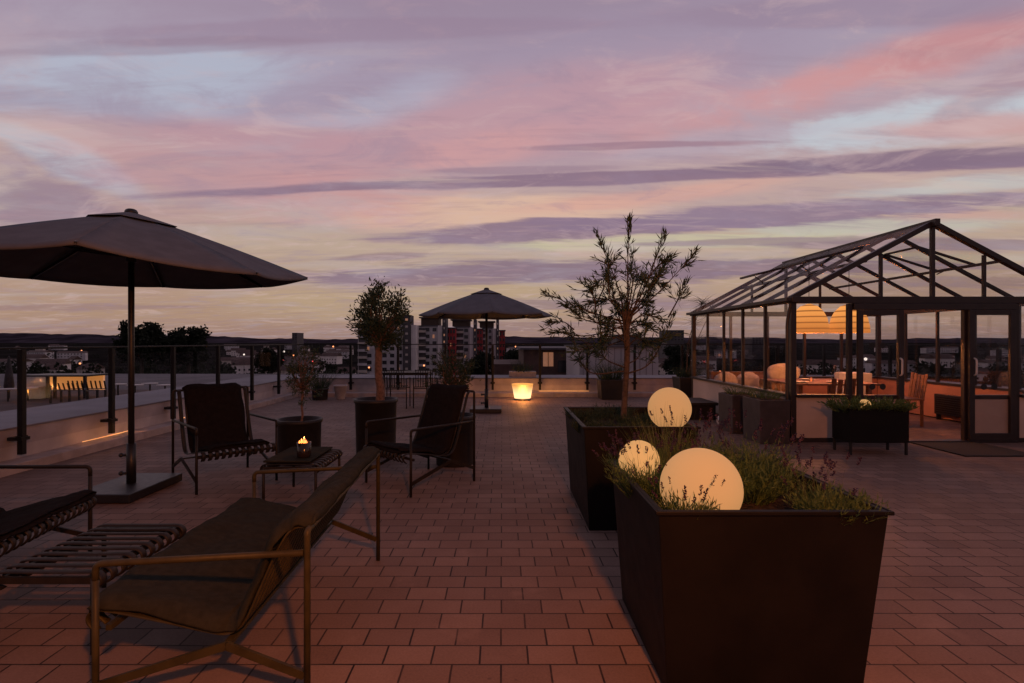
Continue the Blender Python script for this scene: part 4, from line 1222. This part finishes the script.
MB().box(7.80,8.75,.10,7.895,9.75,.46).build('heater_body', M['blackmetal'], t, bevel=.008)
mb = MB()
for i in range(8): mb.box(7.793,8.8,.14+.037*i,7.799,9.7,.155+.037*i)
mb.build('grille', M['railmetal'], t)
for y in (8.8,9.7): MB().box(7.81,y-.015,.0,7.88,y+.015,.099).build('foot', M['blackmetal'], t)
# small plant pot on the greenhouse right side
tag(MB().box(5.62,6.55,.004,6.55,7.42,.016).build('doormat', M['mat'], None, bevel=.004), 'black doormat on the paving in front of the open greenhouse door', 'doormat')

# black box planter on legs at the greenhouse door
yl = 6.64
x0, x1 = at(850,420,yl).x, at(909,420,yl).x
t = thing('leg_planter', 'black box planter on thin legs left of the greenhouse door', 'planter', ((x0+x1)/2,yl+.18,0))
mb = MB(); mb.box(x0,yl,.16,x1,yl+.36,.17)
for a in ((x0,yl,x1,yl+.012),(x0,yl+.348,x1,yl+.36),(x0,yl+.0125,x0+.012,yl+.3475),(x1-.012,yl+.0125,x1,yl+.3475)): mb.box(a[0],a[1],.1705,a[2],a[3],.57)
mb.build('planter_body', M['planter'], t, bevel=0)
MB().box(x0+.013,yl+.013,.40,x1-.013,yl+.347,.52).build('soil', M['soil'], t)
for x in (x0+.02,x1-.02):
    for y in (yl+.02,yl+.34): MB().box(x-.012,y-.012,0,x+.012,y+.012,.159).build('leg', M['blackmetal'], t)
mm = (x0+x1)/2
for i, (dx, lab) in enumerate(((-.26,'leafy green plant at the left of the planter on legs'),(0,'leafy green plant in the middle of the planter on legs'),(.26,'leafy green plant at the right of the planter on legs'))):
    tuft('leafy_plant', lab, 'plant', mm+dx, yl+.17, .52, .15, 64, .19, M['lav_leaf'], 1.0, .012, .5, seed=80+i, bushy=8, ls=2.2)
gq = at(865,401,yl+.12); globe('small glowing globe among the leaves of the planter on legs', (gq.x, yl+.13, .60), .075, M['ball_dim'])

# slate planters along the greenhouse's left wall
for i, (x, y, w, h, lab, lab2) in enumerate(((3.72,7.62,.20,.60,'tall slate box planter at the near left corner of the greenhouse','grasses in the tall slate planter at the near greenhouse corner'),(3.70,8.45,.20,.58,'slate box planter along the left wall of the greenhouse, second from the front','grasses in the second slate planter along the greenhouse wall'))):
    t = thing('slate_planter', lab, 'planter', (x,y,0))
    MB().frustum((x-w,y-.26,x+w,y+.26),(x-w-.01,y-.27,x+w+.01,y+.27),0,h).build('planter_body', M['greypot'], t, bevel=.008)
    MB().box(x-w+.02,y-.24,h-.05,x+w-.02,y+.24,h+.004).build('soil', M['soil'], t)
    tuft('grass_tuft', lab2, 'grass tuft', x, y, h, .17, 150, .17, M['lav_leaf'], .7, .007, .3, seed=90+i, bushy=3)
for i, (px, py, r, lab) in enumerate(((723,421,.10,'smaller unlit white ball lamp on the paving by the greenhouse'),(736,419.5,.135,'larger unlit white ball lamp on the paving by the greenhouse'))):
    Y = (CH-r)*F/(py-VY); p = at(px,py,Y)
    tag(MB().sphere((p.x,Y,r), r, 28, 14).build('ball_lamp', M['white'], None, smooth=True), lab, 'lamp', 'unlit ball lamps')
t = thing('low_bench', 'low dark bench by the left wall of the greenhouse', 'bench', (3.55,9.9,0))
MB().box(3.25,9.6,.26,3.85,10.5,.31).build('seat', M['darkmetal'], t, bevel=.005)
for y in (9.65,10.42): MB().box(3.28,y,0,3.82,y+.04,.259).build('leg', M['darkmetal'], t)

# ------------------------------------------------------------------ neighbouring roofs (left)
tag(MB().box(-40,4,-1.0,-6.85,22.5,-.6).build('neighbour_roof', M['roofbrown']), kind='structure')
tag(MB().box(-40,22.6,-1.2,-6.0,36,-.75).build('grey_roof', M['roofgrey']), kind='structure')
ys_ = 19.4; xs0, xs1 = at(47,380,ys_+.5).x, at(103,380,ys_+.5).x
t = thing('lit_shelter', 'small flat roofed shelter with a glowing back wall on the neighbouring roof', 'shelter', ((xs0+xs1)/2,ys_,-.6))
MB().box(xs0,ys_+.5,-.38,xs1,ys_+.6,.16).build('back_wall', M['warmwall'], t)
MB().box(xs0-.1,ys_-.5,.165,xs1+.15,ys_+.65,.22).build('roof', M['blackmetal'], t)
for x in (xs0+.75, xs0+1.0, xs1): MB().box(x-.04,ys_-.4,-.6,x+.04,ys_-.32,.163).build('post', M['blackmetal'], t)
for i, (x, y, lab) in enumerate(((at(74,380,ys_-1.7).x,ys_-1.7,'dark slatted bench in front of the glowing shelter, the left one'),(at(92,380,ys_-1.2).x,ys_-1.2,'dark slatted bench in front of the glowing shelter, the right one'))):
    t = thing('slatted_bench', lab, 'bench', (x,y,-.6), 0, 'slatted benches by the shelter')
    mb = MB()
    for k in range(9):
        xx = x-.6+.15*k
        mb.tube(smoothpath([(xx,y+.25,-.2),(xx,y-.15,-.18),(xx+.02,y-.22,-.14),(xx+.06,y-.34,.06+.04*i)],3), .028, 5, flat=.4, up=(1,0,0))
    mb.build('slat_seat', M['blackmetal'], t)
    for xx in (x-.6,x+.6):
        for yy in (y-.2,y+.22): MB().box(xx-.025,yy-.025,-.6,xx+.025,yy+.025,-.21).build('leg', M['blackmetal'], t)
xx = at(39,385,19).x
t = thing('white_counter', 'small white counter left of the glowing shelter on the neighbouring roof', 'counter', (xx,19,-.6))
MB().box(xx-.2,18.8,-.6,xx+.2,19.2,-.22).build('counter_body', M['whitepot'], t, bevel=.02); MB().box(xx-.24,18.75,-.218,xx+.24,19.25,-.18).build('counter_top', M['whitepot'], t)
xx = at(9,380,19).x
t = thing('folded_parasol', 'folded white parasol standing on the neighbouring roof at the left edge', 'parasol', (xx,19,-.6))
MB().tube([(xx,19,-.6),(xx,19,.86)], .03, 8).build('pole', M['blackmetal'], t); MB().lathe([(.13,-.25),(.15,-.1),(.10,.4),(.05,.8),(.01,.95)], (xx,19,-.05), 12).build('canopy', M['greypot'], t, smooth=True)
for i, (px, py) in enumerate(((8,396),(28,395),(118,390),(135,391),(150,389),(165,391))):
    Y = 2.0*F/(py+6-VY); x = at(px,py,Y).x
    t = thing('side_table', 'low pale round side table on the neighbouring roof', 'table', (x,Y,-.6), 0, 'side tables on the neighbouring roof')
    MB().lathe([(.26,.40),(.27,.41),(.27,.43),(.001,.43)], (x,Y,-.6), 20).build('tabletop', M['white'], t, smooth=True)
    MB().tube([(x,Y,-.6),(x,Y,-.2)], .03, 8).build('leg', M['blackmetal'], t)

# ------------------------------------------------------------------ buildings behind the back parapet
def windows(t, name, m, rects, D, depth=.25, front=None):
    for (x0, z0, x1, z1) in rects:
        MB().box(x0, D-depth, z0, x1, D-.01, z1).build(name, m, t)
Y = 30.0
t = thing('brick_building', 'low dark brick building with one lit orange window beyond the back railing', 'building', (2,Y,-25))
MB().box(1.2,Y,-25,5.4,Y+9,.95).build('wall', M['brick'], t); MB().box(1.0,Y-.2,.952,5.6,Y+9.2,1.05).build('roof', M['roofgrey'], t)
MB().box(-.6,Y+1,-25,1.19,Y+9,.1).build('wing', M['brick'], t)
w_ = MB().box(2.28,Y-.02,.02,2.85,Y-.003,.80).build('window', M['warmwin'], t); MB().box(2.55,Y-.05,.02,2.58,Y-.021,.80).build('frame', M['blackmetal'], w_)
MB().box(3.1,Y-.03,-.3,3.9,Y-.003,.35).build('window', M['pane'], t)
Y = 24.0
t = thing('rooftop_building', 'pale boxy rooftop building with a dark plant room on top, behind the loose olive', 'building', (5.2,Y,-25))
MB().box(3.45,Y,-25,6.95,Y+5,1.14).build('wall', M['shed'], t); MB().box(3.35,Y-.1,1.142,7.05,Y+5.1,1.24).build('roof', M['roofgrey'], t)
pr_ = MB().box(5.3,Y+.8,1.242,6.4,Y+2.2,1.68).build('plant_room', M['facade_dark'], t); MB().box(5.2,Y+.75,1.682,6.5,Y+2.3,1.72).build('lid', M['roofgrey'], pr_)
MB().tube([(5.0,Y+1,1.24),(5.0,Y+1,2.0)], .03, 6).build('vent_pipe', M['facade_dark'], t)
for k in range(12):
    MB().box(3.6+.28*k,Y-.012,-.9,3.615+.28*k,Y-.001,1.12).build('seam', M['facade_dark'], t)

# tower blocks
def tower(label, px0, px1, topy, D, m, cols, pent=None, edge=None, stair=None, litset=(), group=None, floors=12, name='tower_block', seed=0, depth=14, balc=None):
    r_ = random.Random(seed)
    x0, x1 = at(px0,0,D).x, at(px1,0,D).x; zt = at(0,topy,D).z
    t = thing(name, label, 'tower block', ((x0+x1)/2,D,-25))
    MB().box(x0,D,-25,x1,D+depth,zt).build('wall', m, t)
    MB().box(x0-.3,D-.3,zt+.002,x1+.3,D+depth+.3,zt+.5).build('roof', M['roofgrey'], t)
    if pent:
        a0, a1, py = pent; q0, q1 = at(a0,0,D).x, at(a1,0,D).x
        p_ = MB().box(q0,D+1.5,zt+.502,q1,D+depth-1,at(0,py,D).z).build('penthouse', M['facade_brown'], t)
        MB().box(q0-.8,D+.4,at(0,py,D).z+.002,q1+.8,D+depth-.5,at(0,py,D).z+.5).build('roof', M['facade_dark'], p_)
    fh = 2.9; cw = (x1-x0)/cols
    for f in range(floors):
        z = zt - fh*(f+1) + .8
        if z < -20: break
        for c in range(cols):
            lit = (f, c) in litset
            xa = x0 + cw*(c+.22); xb_ = x0 + cw*(c+(.5 if lit else .78))
            MB().box(xa,D-.08,z,xb_,D-.004,z+1.55).build('window', M['warmwin'] if lit else M['pane'], t)
    if balc:
        q0 = x0+(x1-x0)*balc[0]; q1 = x0+(x1-x0)*balc[1]
        MB().box(q0,D-.5,-25,q1,D-.081,zt-.6).build('recess_shade_panel', M['facade_dark'], t)  # dark panel proud of the wall, its colour stands for recess shade
        for f in range(12):
            z = zt - fh*(f+1) + .3
            MB().box(q0-.15,D-1.5,z,q1+.15,D-.501,z+1.0).build('balcony', m if f % 2 else M['facade_cream'], t)
    if edge:
        e0, e1, ey = edge; q0, q1 = at(e0,0,D).x, at(e1,0,D).x
        MB().box(q0,D-1.2,-25,q1,D+depth*.7,at(0,ey,D).z).build('side_wall', M['facade_white'], t)
    if stair:
        e0, e1, ey = stair; q0, q1 = at(e0,0,D).x, at(e1,0,D).x; zz = at(0,ey,D).z
        s = MB().box(q0,D-2.2,-25,q1,D+depth*.5,zz).build('stair_tower', M['facade_dark'], t)
        for f in range(12):
            z = zz-2.4-2.9*f
            MB().box(q0+(q1-q0)*.35,D-2.28,z,q0+(q1-q0)*.7,D-2.204,z+.9).build('window', M['warmwin'] if r_.random() < .15 else M['facade_cream'], s)
    return t
tower('grey tower block with a column of lit windows, behind the thick stemmed olive', 358,403.5,325,225, M['facade_grey'], 6, pent=(385,402,318.5), edge=(411.5,416.3,325.5), stair=(403.7,411,315.6), litset={(6,5),(7,5),(8,5),(9,5),(10,5),(0,5),(3,1)}, seed=1, balc=(.02,.2))
tower('grey tower block with brown penthouse, left of the red slabs', 417,438,327,232, M['facade_grey'], 3, pent=(420.5,438,318.5), edge=(438.2,442.6,326), stair=(442.8,446.5,317.5), litset={(1,2)}, seed=2, balc=(.05,.42))
tower('left red slab tower between the grey blocks', 446.8,455.5,329,238, M['facade_red'], 3, litset={(2,1)}, seed=3)
tower('grey tower block left of the distant parasol pole', 456,469.5,328,244, M['facade_grey'], 2, pent=(452,469,320.8), edge=(469.7,473.5,328), stair=(473.7,476.5,320), litset={(4,1)}, seed=4, balc=(.05,.55))
tower('middle red slab tower beside the distant parasol pole', 476.8,482.3,330,250, M['facade_red'], 2, seed=5)
tower('grey tower block right of the distant parasol pole', 482.8,492.5,329,256, M['facade_grey'], 2, pent=(479.5,493.5,322.5), edge=(492.7,496,329), stair=(496.2,499,320.3), seed=6, balc=(.05,.5))
tower('rightmost red slab tower of the row', 499.3,505,331.5,262, M['facade_red'], 2, seed=7)
tower('dark office tower on the horizon left of the greenhouse', 667,684,331,600, M['facade_dark'], 5, floors=4, seed=8, depth=30)
tower('small tower on the horizon right of the loungers, far left of the tower row', 292,297,333.5,900, M['facade_dark'], 2, floors=4, seed=9, depth=30)
tower('wide dark block on the horizon seen through the greenhouse corner', 752,768,338,700, M['facade_dark'], 5, floors=3, seed=10, depth=30)

# houses of the town below
def house(W, Dp, H, m, rh):
    t = thing('town_house', 'small pale house in the town beyond the terrace', 'house', (0,0,0), 0, 'houses in the town below')
    MB().box(-W/2,-Dp/2,0,W/2,Dp/2,H).build('wall', m, t, local=True)
    mb = MB(); e = .5
    mb.add([(-W/2-e,-Dp/2-e,H),(W/2+e,-Dp/2-e,H),(W/2+e,Dp/2+e,H),(-W/2-e,Dp/2+e,H),(-W/2-e,0,H+rh),(W/2+e,0,H+rh)], [(0,1,5,4),(2,3,4,5),(0,4,3),(1,2,5),(3,2,1,0)])
    mb.build('roof', M['tile'], t, local=True)
    mb = MB()
    for k in range(int(W/3)):
        for f in range(int(H/3)):
            x = -W/2+1.4+3*k
            mb.box(x-.5,-Dp/2-.06,1+3*f,x+.5,-Dp/2-.004,2.3+3*f)
    mb.build('windows', M['pane'], t, local=True)
    return t
protos = [house(12,9,5.5,M['facade_cream'],3), house(18,10,8,M['facade_white'],3.5), house(26,12,9,M['facade_grey'],2), house(10,8,4.5,M['facade_white'],3.4)]
r_ = random.Random(12)
spots = []
for i in range(120):
    px = r_.choice([r_.uniform(-40,110), r_.uniform(225,350), r_.uniform(225,350), r_.uniform(500,700), r_.uniform(700,1060), r_.uniform(-40,1060)])
    D = 330*(1/(1-r_.random()*.80)); spots.append((px, min(D, 1700)))
for i, (px, D) in enumerate(spots):
    o = protos[i] if i < 4 else copy_tree(protos[i % 4])
    p = at(px, VY, D); z = -25 + (D/1700)*12
    o.location = (p.x, D, z); o.rotation_euler = (0,0,r_.uniform(-.6,.6))
# the land rises a little towards the hills
mb = MB(); mb.add([(-3500,330,-25.0),(3500,330,-25.0),(3500,1700,-13.0),(-3500,1700,-13.0),(3500,3600,-6),(-3500,3600,-6)], [(0,1,2,3),(3,2,4,5)])
tag(mb.build('rising_land', M['land']), kind='structure')

# single big trees on the left and the mass of garden trees
def far_tree(label, px, D, topy, wpx, seed, base=-25, n=5200):
    r_ = random.Random(seed); c = at(px, topy, D); W = wpx/F*D; H = min(W*.9, c.z-base-2)
    t = thing('broadleaf_tree', label, 'tree', (c.x,D,base))
    MB().tube([(c.x,D,base),(c.x+.2,D,c.z-H*.6)], [W*.045,W*.03], 8).build('trunk', M['twig'], t, smooth=True)
    mb = MB(); cl = []
    for i in range(46):
        a = r_.uniform(0,2*PI); q = math.sqrt(r_.random())*W*.42; z = c.z - H*.14 - H*.72*r_.random()
        k = 1 - .45*max(0,(z-(c.z-H*.5))/(H*.5))
        cl.append((c.x+q*k*math.cos(a), D+q*k*math.sin(a), z, W*r_.uniform(.09,.17)))
    for i in range(n):
        x, y, z, rr = cl[r_.randrange(len(cl))]
        q = Vector((r_.gauss(0,1),r_.gauss(0,1),r_.gauss(0,1))).normalized()*rr*r_.uniform(.2,1.15)
        global rnd; rnd = r_
        mb.leaf((x+q.x,y+q.y,z+q.z), (r_.gauss(0,1),r_.gauss(0,1),r_.gauss(0,1)), W*.07, W*.05)
    mb.build('crown', M['far_leaf'], t)
far_tree('large dark round tree behind the big parasol pole', 141, 105, 319.5, 50, 1)
far_tree('dark round tree right of the big parasol pole', 188, 112, 326, 46, 2)
far_tree('dark tree below the horizon between the railing posts near the young olive', 270, 120, 347, 30, 3)
far_tree('dark tree in front of the red tower blocks', 482, 130, 352, 40, 4)
far_tree('dark tree beyond the railing right of the distant parasol', 517, 120, 350, 40, 5)
far_tree('dark tree beyond the back railing left of the rooftop building', 565, 140, 347, 34, 6)
far_tree('dark tree between the rooftop building and the greenhouse', 676, 130, 346, 30, 7)
mb = MB(); r_ = random.Random(31); rnd = r_
for i in range(380):
    px = r_.uniform(-60,1100); D = r_.choice([r_.uniform(150,420), r_.uniform(300,1500)])
    if 350 < px < 505 and D > 205: D = r_.uniform(150,205)
    p = at(px,VY,D); z0 = -25+(max(0,D-330)/1370)*12; W = r_.uniform(7,13); H = r_.uniform(8,15) if D > 200 else r_.uniform(7,12)
    for k in range(34 if D > 420 else 110):
        q = Vector((r_.gauss(0,1),r_.gauss(0,1),r_.gauss(0,1))).normalized()*r_.uniform(.5,1)
        mb.leaf((p.x+q.x*W*.5, D+q.y*W*.5, z0+H*.55+q.z*H*.45), (r_.gauss(0,1),r_.gauss(0,1),r_.gauss(0,1)), W*.22, W*.16)
tag(mb.build('garden_trees', M['far_leaf']), 'dark mass of garden trees filling the town beyond the terrace', 'trees', kind='stuff')

# street lights of the town
for i, (px, py, D, m, lab) in enumerate(((80,364,250,'lamphead','orange street lamp seen above the glowing shelter'),(283,361,300,'redlamp','red glowing light in the town between the railing posts right of the high backed chair'),
        (313,362,330,'redlamp','red glowing light in the town beside the young olive'),(244,355,330,'whitelamp','white street lamp between two left railing posts'),(284,352,340,'whitelamp','white street lamp right of the white one near it'),
        (34,382,160,'lamphead','small orange lamp at the far left beyond the railing'),(424,366,180,'lamphead','orange lamp at the foot of the grey tower blocks'),(369,368,180,'lamphead','faint lamp at the foot of the leftmost tower'),
        (487,361,200,'lamphead','small orange lamp among the trees right of the distant parasol pole'),(652,352,400,'lamphead','orange lamp in the town left of the greenhouse'),(720,372,120,'lamphead','lamp beyond the railing seen through the greenhouse side glass'),(880,352,300,'whitelamp','white lamp in the town seen through the greenhouse door'))):
    p = at(px,py,D); r0 = .85*D/F*1.0
    t = thing('street_lamp', lab, 'street lamp', (p.x,D,-25), 0)
    MB().tube([(p.x,D,-25),(p.x,D,p.z-r0*.8)], .1, 6).build('pole', M['facade_dark'], t); MB().sphere(p, r0, 10, 6).build('lamp_head', M[m], t)

r_ = random.Random(55); first = None
for i in range(12):
    px = r_.choice([r_.uniform(0,110), r_.uniform(225,345), r_.uniform(700,1010), r_.uniform(500,540)]); D = r_.uniform(420,1300); py = r_.uniform(344,362)
    p = at(px,py,D); p.z = max(p.z, -18)
    if first is None or i % 3 == 0:
        t = thing('street_lamp', 'tiny warm point of light among the dark houses of the town', 'street lamp', (p.x,D,-25), 0, 'tiny lights of the town')
        MB().tube([(p.x,D,-25),(p.x,D,p.z-.4)], .12, 5).build('pole', M['facade_dark'], t); MB().sphere(p, .55+.0007*D, 8, 5).build('lamp_head', M['whitelamp'] if i % 4 == 0 else M['lamphead'], t)
        first = t
    else:
        o = copy_tree(first); o.location = (p.x, D, -25)
